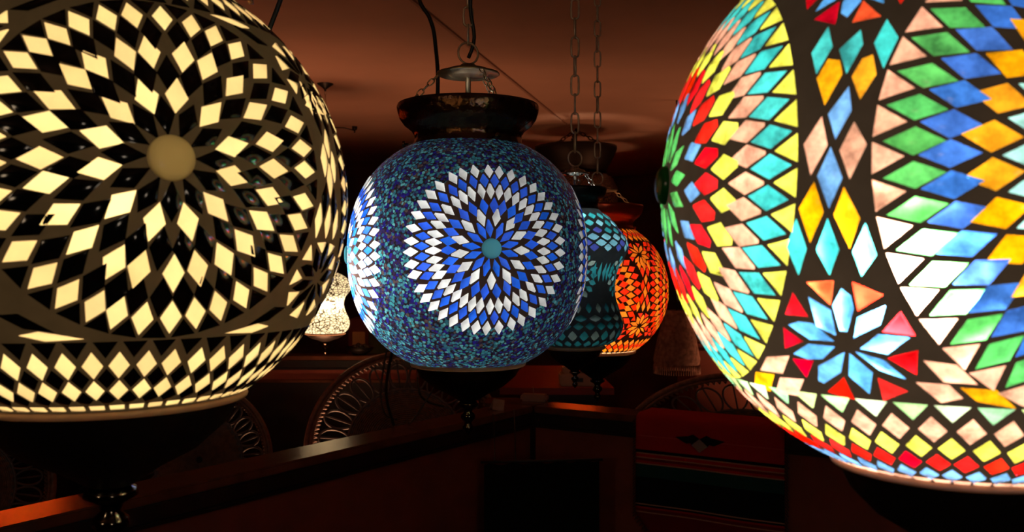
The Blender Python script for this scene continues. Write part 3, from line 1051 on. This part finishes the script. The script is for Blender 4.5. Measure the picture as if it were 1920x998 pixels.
# ---- white bead lamp, far behind on the left
Dw = 3.73
kw = Dw / 1700
outw = [(624, 36), (618, 42), (608, 45), (598, 43.5), (588, 39), (578, 35), (568, 34), (558, 37), (548, 44), (539, 48.5), (530, 47), (522, 40), (516, 32), (512, 24)]
prof_w = [(r * kw, (570 - y) * kw) for y, r in outw]
surfW = profile_surf(prof_w)
Wc = Vector(((610 - 960) * kw, Dw, EYE + (499 - 570) * kw))
lampW = empty('beaded_lamp', Wc)
tag(lampW, 'small glowing white beaded lamp hanging far back between the cream and blue globes', 'lamp', 'mosaic pendant lamps')
mw, nt, out = newmat('white_glass_bugles')
N, L_ = nt.nodes, nt.links
tc = N.new('ShaderNodeTexCoord'); mp = N.new('ShaderNodeMapping'); mp.inputs['Scale'].default_value = (1, 1, 1.6); mp.inputs['Rotation'].default_value = (.5, 0, 0)
L_.new(tc.outputs['Object'], mp.inputs[0])
vo_ = N.new('ShaderNodeTexVoronoi'); vo_.inputs['Scale'].default_value = 62; vo_.feature = 'DISTANCE_TO_EDGE'; L_.new(mp.outputs[0], vo_.inputs['Vector'])
cr = N.new('ShaderNodeValToRGB'); cr.color_ramp.elements[0].position = .05; cr.color_ramp.elements[0].color = (.05, .03, .015, 1); cr.color_ramp.elements[1].position = .13; cr.color_ramp.elements[1].color = (1, .9, .68, 1)
L_.new(vo_.outputs['Distance'], cr.inputs[0])
t_ = N.new('ShaderNodeBsdfTranslucent'); L_.new(cr.outputs[0], t_.inputs[0])
rf_ = N.new('ShaderNodeBsdfRefraction'); rf_.inputs['Roughness'].default_value = .6; rf_.inputs['IOR'].default_value = 1.25; L_.new(cr.outputs[0], rf_.inputs[0])
ms_ = N.new('ShaderNodeMixShader'); ms_.inputs[0].default_value = .4
L_.new(t_.outputs[0], ms_.inputs[1]); L_.new(rf_.outputs[0], ms_.inputs[2]); L_.new(ms_.outputs[0], out.inputs[0])
bm = bmesh.new()
vs = []
NV, NA = 60, 64
for j in range(NV + 1):
    vs.append([bm.verts.new(surfW(2 * pi * i / NA, 100 * j / NV)[0]) for i in range(NA)])
for j in range(NV):
    for i in range(NA):
        bm.faces.new((vs[j][i], vs[j][(i + 1) % NA], vs[j + 1][(i + 1) % NA], vs[j + 1][i]))
link_bm('shade', bm, mw, lampW)
hardware(lampW, Wc.z, s=1.2, top=(22 * kw, 58 * kw), bot=(36 * kw, -55 * kw), cup_h=.03, bulb=(0, 0, -.005), bulb_r=.016, bulb_mat=emit_mat('bright_bulb_glow', (1.0, .84, .58), 250), collar_scale=.9, disc_z=.19, disc_r=.04, phase=R_(60))

# ---- unlit dark lamp close under the ceiling, farthest
Dd = 4.94
M_DARKB = pmat('tarnished_dark_bronze', (0.022, 0.011, 0.007), rough=0.5, metal=.6)
Dc = Vector(((1080 - 960) / 1700 * Dd, Dd, EYE + .40))
lampD = empty('bronze_lamp', Dc)
tag(lampD, 'dark bronze lamp with a wide collar close under the ceiling behind the chains', 'lamp', 'mosaic pendant lamps')
bm = bmesh.new()
lathe(bm, [(.15, .10), (.165, .105), (.165, .13), (.18, .15), (.21, .20), (.222, .235), (.222, .25), (.212, .252), (.20, .235), (.17, .16), (.15, .14), (.15, .10)], 72)
link_bm('collar', bm, M_DARKB, lampD)
bm = bmesh.new()
lathe(bm, [(.05, -.22), (.13, -.19), (.20, -.12), (.23, -.04), (.228, .02), (.20, .075), (.155, .105)], 64)
link_bm('shade', bm, bead_mat('brown_bead_shade', [(.05, .02, .012), (.09, .03, .015), (.03, .012, .01), (.12, .05, .02)], 160, .02), lampD)
bm = bmesh.new()
lathe(bm, [(0, -.27), (.02, -.265), (.03, -.24), (.05, -.22)], 32)
link_bm('finial', bm, M_CUP, lampD)
bm = bmesh.new()
lathe(bm, [(0, .222), (.078, .222), (.080, .219), (.078, .216), (0, .216)], 40)
link_bm('canopy_disc', bm, M_DARKB, lampD)
bm = bmesh.new()
tube(bm, [(0, 0, .222), (0, 0, .35)], .006, 10)
link_bm('stem', bm, M_DARKB, lampD)
for q in range(3):
    a = R_(20 + 120 * q)
    bm = bmesh.new()
    chain(bm, (.21 * cos(a), .21 * sin(a), .245), (.008 * cos(a), .008 * sin(a), .335), link=.035, width=.016, wire=.003)
    link_bm('suspension_chain', bm, M_DARKB, lampD)
bm = bmesh.new()
bmesh.ops.create_icosphere(bm, subdivisions=2, radius=.014, matrix=Matrix.Translation((0, 0, .18)))
link_bm('bulb', bm, emit_mat('small_lamp_glow', (1.0, .50, .26), 560), lampD)
bm = bmesh.new()
tube(bm, [(0, 0, .10), (0, 0, .168)], .012, 12)
tube(bm, [(0, 0, .10), (.15, 0, .11)], .004, 8)
tube(bm, [(0, 0, .10), (-.15, 0, .11)], .004, 8)
link_bm('socket', bm, M_CUP, lampD)

# ================================================================== FURNITURE AND SMALL THINGS
LZ = EYE - .45                    # height of the partition caps
M_CAP = pmat('varnished_brown_wood', (0.16, 0.055, 0.028), rough=0.235, noise=0.45, nscale=14, bump=.12, bscale=35, tint=(1, .72, .52), spec=1.0)
M_FASCIA = pmat('black_stained_moulding', (0.012, 0.008, 0.007), rough=0.4)
M_PANEL = pmat('oxblood_panel', (0.22, 0.045, 0.024), rough=0.7, noise=0.2, nscale=8)
M_PANEL2 = pmat('tan_panel', (0.28, 0.13, 0.05), rough=0.7, noise=0.2, nscale=8)


def frame2(a, b):
    """matrix with x along a->b on the floor, y to the left of it"""
    a, b = Vector((a[0], a[1], 0)), Vector((b[0], b[1], 0))
    d = b - a
    return Matrix.Translation(a) @ Matrix.Rotation(math.atan2(d.y, d.x), 4, 'Z'), d.length


def partition(name, a, b, z, side, label, capw=.115, panel=None, depth=.08, x_in=0.0, pieces=True):
    """booth partition; its front top edge runs a->b, body lies to side*y"""
    M, Ln = frame2(a, b)
    root = empty(name, (a[0], a[1], 0))
    tag(root, label, 'partition')
    Mi = Matrix.Translation((-a[0], -a[1], 0)) @ M
    ys = sorted((.012 * side, (.012 + depth) * side))
    bm = bmesh.new(); box(bm, x_in, Ln - x_in, ys[0], ys[1], .0, z - .03, mat=Mi)
    link_bm('panel', bm, panel or M_PANEL, root, smooth=False)
    ys = sorted((0, capw * side))
    bm = bmesh.new(); box(bm, x_in, Ln - x_in, ys[0], ys[1], z - .022, z, mat=Mi, bevel=.004)
    link_bm('cap', bm, M_CAP, root, smooth=False)
    bm = bmesh.new()
    y0, y1 = sorted((.003 * side, .011 * side))
    box(bm, x_in, Ln - x_in, y0, y1, z - .058, z - .023, mat=Mi, bevel=.002)
    y0, y1 = sorted((.0, .011 * side))
    box(bm, x_in, Ln - x_in, y0, y1, z - .068, z - .059, mat=Mi, bevel=.002)
    link_bm('moulding', bm, M_FASCIA, root, smooth=False)
    bm = bmesh.new()
    y0, y1 = sorted((.002 * side, .0118 * side))
    box(bm, x_in, Ln - x_in, y0, y1, 0, .10, mat=Mi, bevel=.002)
    link_bm('baseboard', bm, M_FASCIA, root, smooth=False)
    return root


uA = Vector((.574, .819, 0))
corner = Vector((.068, 2.91, 0))
A0_ = corner - uA * 2.9
partition('booth_partition', A0_, corner, LZ, 1, 'long dark red booth partition with varnished cap running from lower left to the corner')
uB = Vector((.857, -.515, 0))
B1_ = corner + uB * 1.75
partition('booth_partition', corner + uB * .002, B1_, LZ, 1, 'short booth partition behind the striped blanket, its cap lit red')

# far partition and counter
fp = partition('far_partition', (-2.9, 4.25), (-.45, 4.25), EYE - .42, 1, 'far dark red partition below the small white beaded lamp', capw=.10, panel=pmat('far_red_panel', (.30, .055, .03), rough=.6))
bm = bmesh.new(); box(bm, .002, 2.448, -.012, .0115, .1, EYE - .545)
link_bm('lower_panel', bm, M_FASCIA, fp, smooth=False)
bm = bmesh.new(); box(bm, .002, 2.448, -.02, .0115, EYE - .545, EYE - .532, bevel=.002)
link_bm('rail', bm, M_CAP, fp, smooth=False)


def counter():
    root = empty('counter', (.10, 4.5, 0))
    tag(root, 'red topped counter far back under the blue globe', 'counter')
    z = EYE - .55
    bm = bmesh.new()
    v = [(-.155, -.41), (.36, -.42), (.34, .50), (-.03, .52)]
    for zz0, zz1, s_ in ((z - .03, z, 1.0),):
        lo = [bm.verts.new((x, y, zz0)) for x, y in v]
        hi = [bm.verts.new((x, y, zz1)) for x, y in v]
        bm.faces.new(lo[::-1]); bm.faces.new(hi)
        for i in range(4):
            j = (i + 1) % 4
            bm.faces.new((lo[i], lo[j], hi[j], hi[i]))
    link_bm('top', bm, pmat('red_laminate', (0.20, 0.014, 0.010), rough=.5), root, smooth=False)
    bm = bmesh.new(); box(bm, -.05, .30, -.33, .42, 0, z - .03, bevel=.01)
    link_bm('body', bm, M_FASCIA, root, smooth=False)
    return root


counter()

# cash register on the counter
reg = empty('cash_register', (.305, 4.20, EYE - .55))
tag(reg, 'small beige cash register on the far red counter', 'cash register')
M_BEIGE = pmat('beige_plastic', (.40, .28, .21), rough=.5)
bm = bmesh.new(); box(bm, -.085, .085, -.06, .08, 0, .055, bevel=.006)
link_bm('drawer', bm, M_BEIGE, reg, smooth=False)
bm = bmesh.new(); box(bm, -.07, .06, -.03, .075, .055, .085, bevel=.006)
link_bm('keyboard', bm, M_BEIGE, reg, smooth=False)
bm = bmesh.new(); box(bm, -.03, .045, .0, .05, .085, .115, bevel=.004)
link_bm('display', bm, pmat('orange_glint_plastic', (.85, .16, .05), rough=.25), reg, smooth=False)  # orange glint of lamp light put into this part's colour
bm = bmesh.new(); box(bm, -.03, .02, -.0625, -.0595, .02, .038)
link_bm('slot', bm, M_FASCIA, reg, smooth=False)

# tip card, tray with straw on the cap
card = empty('paper_card', (-.045, 2.84, LZ))
card.rotation_euler = (0, 0, .3)
tag(card, 'small folded pale card leaning on the partition cap beside the corner', 'card')
M_PAPER = pmat('soiled_paper', (.42, .30, .24), rough=.8, noise=.3, nscale=40)
bm = bmesh.new()
for sg in (1, -1):
    m = Matrix.Translation((0, sg * .010, .016)) @ Matrix.Rotation(sg * .55, 4, 'X') @ Matrix.Rotation(.25, 4, 'Y')
    box(bm, -.018, .018, -.0006, .0006, -.019, .019, mat=m)
link_bm('leaf', bm, M_PAPER, card, smooth=False)
tray = empty('plastic_box', (.075, 3.02, LZ))
tray.rotation_euler = (0, 0, -.25)
tag(tray, 'low pale box with a thin upright straw just behind the partition corner', 'box')
bm = bmesh.new(); box(bm, -.045, .045, -.02, .02, -.0, .024, bevel=.006)
link_bm('body', bm, pmat('dull_pink_plastic', (.30, .17, .14), rough=.5), tray, smooth=False)
bm = bmesh.new(); tube(bm, [(0, -.012, .02), (-.002, -.012, .052)], .0012, 6)
link_bm('straw', bm, M_PAPER, tray)

# small shelf that carries the box behind the corner
# (the cap of the corner post)
bm = bmesh.new(); box(bm, -.09, .12, 2.97, 3.10, LZ - .022, LZ - .0005, bevel=.003)
box(bm, -.02, .06, 3.0, 3.08, 0, LZ - .022)
tag(link_bm('corner_post', bm, M_CAP, smooth=False), 'wooden post and small shelf behind the corner of the partition', 'post')


# ---- peacock chairs
M_WICK = pmat('dark_wicker', (0.27, 0.13, 0.09), rough=.5, noise=.4, nscale=60)
M_WICK2 = pmat('grey_brown_wicker', (0.13, 0.10, 0.11), rough=.45, noise=.3, nscale=80)


def peacock(loc, rz, rx, rz_h, label, cz=.90, detail=1):
    """round-backed wicker chair: rim, scalloped band, woven centre, seat, flared base"""
    root = empty('peacock_chair', (loc[0], loc[1], 0), rz)
    tag(root, label, 'chair', 'round backed wicker chairs')
    lean = Matrix.Rotation(-.16, 4, 'X')

    def pt(r, a, dy=0.0):
        p = Vector((rx * r * cos(a), .16 + dy, 0))
        z = rz_h * r * sin(a)
        p.y += (z + rz_h) * .22 + .05 * (1 - r * r)
        p.z = cz + z
        return p
    A = [R_(-38 + 256 * i / 72) for i in range(73)]
    bm = bmesh.new()
    tube(bm, [pt(1, a) for a in A], .011, 8)
    tube(bm, [pt(.955, a, -.008) for a in A], .006, 6)
    link_bm('rim', bm, M_WICK, root)
    bm = bmesh.new()
    n = 90
    pth = []
    for i in range(n * 6):
        a = R_(-38 + 256 * i / (n * 6 - 1))
        pth.append(pt(.93 + .022 * sin(i * 2 * pi / 6), a, .006 * cos(i * 2 * pi / 6)))
    tube(bm, pth, .0032, 5)
    link_bm('braid', bm, M_WICK, root)
    # band of loops
    bm = bmesh.new()
    m = 16
    for i in range(m):
        a0 = R_(-34 + 248 * (i + .5) / m)
        da = R_(248 / m) * .46
        tube(bm, [pt(.74 + .15 * cos(t), a0 + da * sin(t)) for t in [2 * pi * q / 20 for q in range(20)]], .0042, 5, closed=True)
        tube(bm, [pt(.60, a0), pt(.91, a0)], .0035, 5)
    tube(bm, [pt(.60, a) for a in A], .006, 6)
    tube(bm, [pt(.575, a) for a in A], .004, 6)
    link_bm('loop_band', bm, M_WICK2, root)
    # woven middle
    bm = bmesh.new()
    for i in range(44):
        a = 2 * pi * i / 44
        tube(bm, [pt(.05, a), pt(.3, a, .003), pt(.58, a)], .0032, 5)
    for k in range(26):
        r = .06 + .52 * k / 25
        tube(bm, [pt(r, 2 * pi * q / 88, .004 * (1 if q % 2 else -1)) for q in range(88)], .0042, 4, closed=True)
    link_bm('woven_back', bm, M_WICK, root)
    # stand that joins back and seat
    bm = bmesh.new()
    tube(bm, [pt(1, A[0]), (rx * .62, .10, .42), (rx * .60, .08, .40)], .012, 8)
    tube(bm, [pt(1, A[-1]), (-rx * .62, .10, .42), (-rx * .60, .08, .40)], .012, 8)
    for q in (-.3, -.1, .1, .3):
        tube(bm, [(q * rx * 1.4, .12, .42), pt(.58, -pi / 2 + q * 1.2)], .006, 6)
    link_bm('back_support', bm, M_WICK, root)
    bm = bmesh.new()
    lathe(bm, [(0, .455), (.18, .46), (.25, .45), (.262, .435), (.255, .41), (.22, .40), (0, .40)], 40, center=(0, -.10, 0))
    link_bm('seat', bm, M_WICK, root)
    bm = bmesh.new()
    for i in range(28):
        a = 2 * pi * i / 28
        tube(bm, [(.21 * cos(a), -.10 + .21 * sin(a), .405), (.10 * cos(a + .5), -.10 + .10 * sin(a + .5), .2), (.22 * cos(a + 1.0), -.10 + .22 * sin(a + 1.0), .01)], .005, 5)
    for r, z in ((.215, .40), (.12, .2), (.225, .012)):
        tube(bm, [(r * cos(t), -.10 + r * sin(t), z) for t in [2 * pi * q / 40 for q in range(40)]], .011, 6, closed=True)
    link_bm('base', bm, M_WICK, root)
    return root


peacock((-.43, 3.12), -.12, .37, .34, 'wicker peacock chair with round fan back under the blue globe', cz=.93)
peacock((-1.62, 2.62), .5, .27, .27, 'dark peacock chair at the far left behind the long partition', cz=.90)
peacock((-1.03, 2.92), .25, .24, .26, 'shadowed peacock chair behind the partition under the cream globe', cz=.92)
peacock((.74, 3.13), -.5, .50, .33, 'peacock chair whose dim round back rises behind the striped blanket', cz=.86)

# ---- striped blanket over the partition
M, Ln = frame2(corner, B1_)
bl = newmat('striped_serape_weave')
m_, nt, out = bl
N, L_ = nt.nodes, nt.links
uv = N.new('ShaderNodeAttribute'); uv.attribute_name = 'height'
rp = N.new('ShaderNodeValToRGB'); rp.color_ramp.interpolation = 'CONSTANT'
red, dred, lite, blk, grn, plum = (.42, .018, .018), (.16, .010, .012), (.45, .22, .16), (.006, .008, .008), (.010, .055, .05), (.06, .012, .03)
stripes = [(0.0, dred), (.36, dred), (.37, lite), (.378, dred), (.395, red), (.41, blk), (.42, lite), (.428, blk), (.60, grn), (.68, lite), (.688, red), (.705, dred), (.72, lite), (.727, red), (.75, lite), (.756, blk), (.775, red), (.86, (.5, .05, .04)), (.868, red)]
els = rp.color_ramp.elements
els[0].position = 0; els[0].color = (*stripes[0][1], 1)
els[1].position = stripes[-1][0]; els[1].color = (*stripes[-1][1], 1)
for p_, c_ in stripes[1:-1]:
    e = els.new(p_); e.color = (*c_, 1)
L_.new(uv.outputs['Fac'], rp.inputs[0])
b = N.new('ShaderNodeBsdfPrincipled'); b.inputs['Roughness'].default_value = .9
b.inputs['Specular IOR Level'].default_value = .1
wv = N.new('ShaderNodeTexNoise'); wv.inputs['Scale'].default_value = 220
tcb = N.new('ShaderNodeTexCoord'); L_.new(tcb.outputs['Object'], wv.inputs['Vector'])
bp = N.new('ShaderNodeBump'); bp.inputs['Distance'].default_value = .002; bp.inputs['Strength'].default_value = .7
L_.new(wv.outputs[0], bp.inputs['Height']); L_.new(bp.outputs[0], b.inputs['Normal'])
L_.new(rp.outputs[0], b.inputs['Base Color']); L_.new(b.outputs[0], out.inputs[0])
root = empty('striped_blanket', (0, 0, 0))
root.matrix_world = M
tag(root, 'red, green and black striped woven blanket draped over the short partition', 'blanket')
s0, s1 = .362, .80
bm = bmesh.new()
hl = bm.loops.layers.float_color.new('height')
NX, NZ = 26, 34
g = {}
hv = {}
Hb = .46
for j in range(NZ + 1):
    for i in range(NX + 1):
        u = i / NX
        q = j / NZ                       # 0 bottom .. 1 over the back
        x = s0 + (s1 - s0) * u
        drop = LZ + .006 - Hb * (1 - min(1, q / .84))
        if q > .84:
            x_y = (q - .84) / .16 * .11
            y = x_y; z = LZ + .006
        else:
            y = -.006 - .006 * sin(u * 9 + 1.3) * (1 - q / .84) - .004
            z = drop
            low = max(0.0, (.36 - q / .84) / .36)
            x = s0 + (s1 - s0) * (u + (0.5 - u) * low * .62)
        g[i, j] = bm.verts.new((x, y, z)); hv[i, j] = min(1.0, q / .84)
for j in range(NZ):
    for i in range(NX):
        f = bm.faces.new((g[i, j], g[i + 1, j], g[i + 1, j + 1], g[i, j + 1]))
        for l, k in zip(f.loops, ((i, j), (i + 1, j), (i + 1, j + 1), (i, j + 1))):
            l[hl] = (hv[k],) * 3 + (1,)
o = link_bm('cloth', bm, m_, root)
md = o.modifiers.new('thickness', 'SOLIDIFY'); md.thickness = .004; md.offset = 1
bm = bmesh.new()
random.seed(3)
for e_ in (0, 1):
    for j in range(52):
        q = j / 51 * .98
        z = LZ - Hb * (1 - q) + .002
        low = max(0.0, (.36 - q) / .36)
        u = float(e_)
        x = s0 + (s1 - s0) * (u + (0.5 - u) * low * .62)
        sg = 1 if e_ else -1
        tube(bm, [(x, -.012, z), (x + sg * .006, -.013, z - .003), (x + sg * random.uniform(.008, .012), -.012, z - .010)], .0016, 5)
link_bm('fringe', bm, pmat('dark_fringe', (.05, .015, .015), rough=.9), root)
bm = bmesh.new()
cx_, cz_ = (s0 + s1) / 2 - .02, LZ - .055
for (w_, h_, y_) in ((.075, .022, -.0175), (.04, .034, -.018)):
    vv = [bm.verts.new((cx_ + a * w_, y_, cz_ + c * h_)) for a, c in ((-1, .3), (-.55, -.45), (0, -.15), (.55, -.45), (1, .3), (.5, .55), (0, .2), (-.5, .55))]
    ff = bm.faces.new(vv)
bmesh.ops.solidify(bm, geom=bm.faces[:], thickness=.0012)
link_bm('dark_motif', bm, pmat('black_wool', (.01, .008, .008), rough=.9), root, smooth=False)
bm = bmesh.new()
vv = [bm.verts.new((cx_ + a * .024, -.0215, cz_ - .012 + c * .020)) for a, c in ((-1, 0), (0, -1), (1, 0), (0, 1))]
bm.faces.new(vv)
bmesh.ops.solidify(bm, geom=bm.faces[:], thickness=.0012)
link_bm('light_motif', bm, pmat('pink_grey_wool', (.50, .36, .36), rough=.9), root, smooth=False)

# ---- dark cloth hung on two cords in front of the corner
hang = empty('hanging_cloth', (.085, 2.60, EYE - .565))
tag(hang, 'nearly black rectangular cloth hung on thin cords in front of the partition corner', 'cloth')
bm = bmesh.new()
W_, H_ = .165, .55
gg = {}
for j in range(21):
    for i in range(25):
        x = -W_ + 2 * W_ * i / 24
        gg[i, j] = bm.verts.new((x, .004 * sin(i * .9) * (j / 20), .006 * (x / W_) + .003 * sin(i * 1.3) - H_ * j / 20))
for j in range(20):
    for i in range(24):
        bm.faces.new((gg[i, j + 1], gg[i + 1, j + 1], gg[i + 1, j], gg[i, j]))
o = link_bm('cloth', bm, pmat('black_felt', (.006, .006, .005), rough=.95, spec=.05), hang)
md = o.modifiers.new('thickness', 'SOLIDIFY'); md.thickness = .004
bm = bmesh.new(); tube(bm, [(-W_ - .01, 0, .002), (W_ + .01, 0, .010)], .004, 8)
link_bm('rod', bm, M_CORD, hang)
for x in (-.135, -.075):
    bm = bmesh.new(); tube(bm, [(x, 0, .004), (x * 1.02, .09, .08), (x * 1.05 + .0, .18 if x > -.1 else .10, .125)], .0016, 6)
    link_bm('cord', bm, M_CORD, hang)


# ---- loose black cords
def cord(pts, r, label, name='power_cord', plug=None):
    # smooth through the points
    P = [Vector(p) for p in pts]
    Q = []
    for i in range(len(P) - 1):
        p0, p1, p2, p3 = P[max(0, i - 1)], P[i], P[i + 1], P[min(len(P) - 1, i + 2)]
        for k in range(10):
            t = k / 10
            Q.append(.5 * ((2 * p1) + (p2 - p0) * t + (2 * p0 - 5 * p1 + 4 * p2 - p3) * t * t + (3 * p1 - p0 - 3 * p2 + p3) * t ** 3))
    Q.append(P[-1])
    bm = bmesh.new()
    tube(bm, Q, r, 8)
    o = link_bm(name, bm, M_CORD)
    tag(o, label, 'cord', 'loose black cords')
    return o


def px(x, y, d):
    return Vector(((x - 960) / 1700 * d, d, EYE + (499 - y) / 1700 * d))


cord([Vector((-.10, .95, CEIL)), px(575, -140, .95), px(528, -6, .95), px(505, 55, .95), px(470, 150, .97), px(440, 330, 1.1), px(400, 560, 1.4), px(330, 780, 1.7), (-.86, 1.80, LZ + .004)], .0026, 'thin black cord slanting down behind the top right of the cream globe')
cord([Vector((-.30, 1.9, CEIL)), px(770, -60, 1.9), px(788, 4, 1.9), px(806, 35, 1.9), px(816, 80, 1.9), px(820, 190, 1.9), px(800, 420, 2.1), px(745, 620, 2.35), px(724, 730, 2.5), px(738, 797, 2.56)], .0042, 'black cord bowing down from the ceiling left of the blue globe chain')
cord([px(728, 640, 2.70), px(714, 730, 2.68), px(722, 775, 2.66), (-.335, 2.63, LZ + .004)], .0026, 'thin black loop of cord in front of the peacock chair back')
cord([px(783, 708, 2.62), px(788, 740, 2.62), px(805, 755, 2.64), px(832, 762, 2.66)], .0034, 'short black cord with a bright plug in front of the peacock chair')
cord([px(822, 714, 2.62), px(806, 740, 2.62), px(780, 780, 2.60), (-.292, 2.57, LZ + .004)], .0026, 'crossing black cord reaching down to the partition cap')

# ceiling hook with its wire
hk = empty('ceiling_hook', (-.845, 4.87, CEIL))
tag(hk, 'small dark hook on the ceiling between the cream and blue globes', 'hook')
bm = bmesh.new(); lathe(bm, [(0, -.02), (.010, -.02), (.014, -.012), (.014, 0)], 20)
tube(bm, [(0, 0, -.018), (0, 0, -.034)], .004, 8)
link_bm('base', bm, M_CUP, hk)
bm = bmesh.new(); tube(bm, [(0, 0, -.022), (-.05, -.03, -.012), (-.13, .0, -.006), (-.24, .1, -.004)], .003, 6)
link_bm('wire', bm, M_CORD, hk)

# far things
cup = empty('cupboard', (-.90, 5.1, 0))
tag(cup, 'narrow cupboard with a tan front far back between the globes', 'cupboard')
bm = bmesh.new(); box(bm, -.02, .09, 0, .25, 0, EYE - .30, bevel=.004)
link_bm('side', bm, M_PANEL, cup, smooth=False)
bm = bmesh.new()
box(bm, .004, .074, -.012, 0, .9, EYE - .37, bevel=.003)
link_bm('door', bm, pmat('tan_board', (.80, .48, .18), rough=.6), cup, smooth=False)
bm = bmesh.new(); box(bm, .09, .22, .02, .25, 0, EYE - .34, bevel=.004)
link_bm('green_panel', bm, pmat('moss_board', (.06, .07, .015), rough=.7), cup, smooth=False)

bw = empty('bowl', (-.72, 4.30, EYE - .42))
tag(bw, 'small dark bowl with glints on the far partition', 'bowl')
bm = bmesh.new(); lathe(bm, [(0, 0), (.03, .0), (.035, .004), (.055, .02), (.066, .038), (.063, .038), (.05, .02), (0, .008)], 36)
link_bm('bowl_body', bm, M_CUP, bw)
bm = bmesh.new()
for i in range(7):
    bmesh.ops.create_uvsphere(bm, u_segments=12, v_segments=8, radius=.013, matrix=Matrix.Translation((.032 * cos(i), .032 * sin(i), .033 + .004 * (i % 3))))
link_bm('pebbles', bm, pmat('shiny_dark_pebbles', (.03, .02, .015), rough=.1), bw)

sh = empty('fringed_shade', (.745, 4.1, EYE - .32))
tag(sh, 'unlit dusky pink fringed lampshade far back right of the orange globe', 'lampshade')
bm = bmesh.new(); lathe(bm, [(.10, -.13), (.105, -.10), (.085, .0), (.055, .10), (.05, .12), (.045, .12)], 40)
link_bm('shade', bm, pmat('dusky_pink_cloth', (.42, .20, .14), rough=.9, bump=1, bscale=90, noise=.5, nscale=50), sh)
bm = bmesh.new()
for i in range(60):
    a = 2 * pi * i / 60
    tube(bm, [(.102 * cos(a), .102 * sin(a), -.125), (.104 * cos(a), .104 * sin(a), -.165)], .0025, 5)
link_bm('fringe', bm, pmat('dusky_pink_cloth', (0, 0, 0)), sh)
bm = bmesh.new(); tube(bm, [(0, 0, .115), (0, 0, CEIL - EYE + .32)], .004, 8)
tube(bm, [(-.05, 0, .118), (.05, 0, .118)], .003, 6)
link_bm('hanging_rod', bm, M_CORD, sh)

cab = empty('side_cabinet', (1.12, 4.75, 0))
tag(cab, 'dark red side cabinet far back right of the orange globe', 'cabinet')
bm = bmesh.new(); box(bm, -.22, .5, -.2, .2, .08, 1.22, bevel=.01)
link_bm('body', bm, M_PANEL, cab, smooth=False)
bm = bmesh.new(); box(bm, -.24, .52, -.215, .21, 1.22, 1.25, bevel=.006)
link_bm('top', bm, M_CAP, cab, smooth=False)
for x0 in (-.20, .15):
    bm = bmesh.new(); box(bm, x0, x0 + .33, -.215, -.2, .12, 1.18, bevel=.004)
    d_ = link_bm('door', bm, M_PANEL, cab, smooth=False)
    bm = bmesh.new(); tube(bm, [(x0 + .28, -.216, .72), (x0 + .28, -.238, .72), (x0 + .28, -.238, .82), (x0 + .28, -.216, .82)], .005, 8)
    link_bm('handle', bm, M_BRASS, d_)
for xx in (-.18, .46):
    for yy in (-.15, .15):
        bm = bmesh.new(); box(bm, xx - .02, xx + .02, yy - .02, yy + .02, 0, .08)
        link_bm('leg', bm, M_CAP, cab, smooth=False)
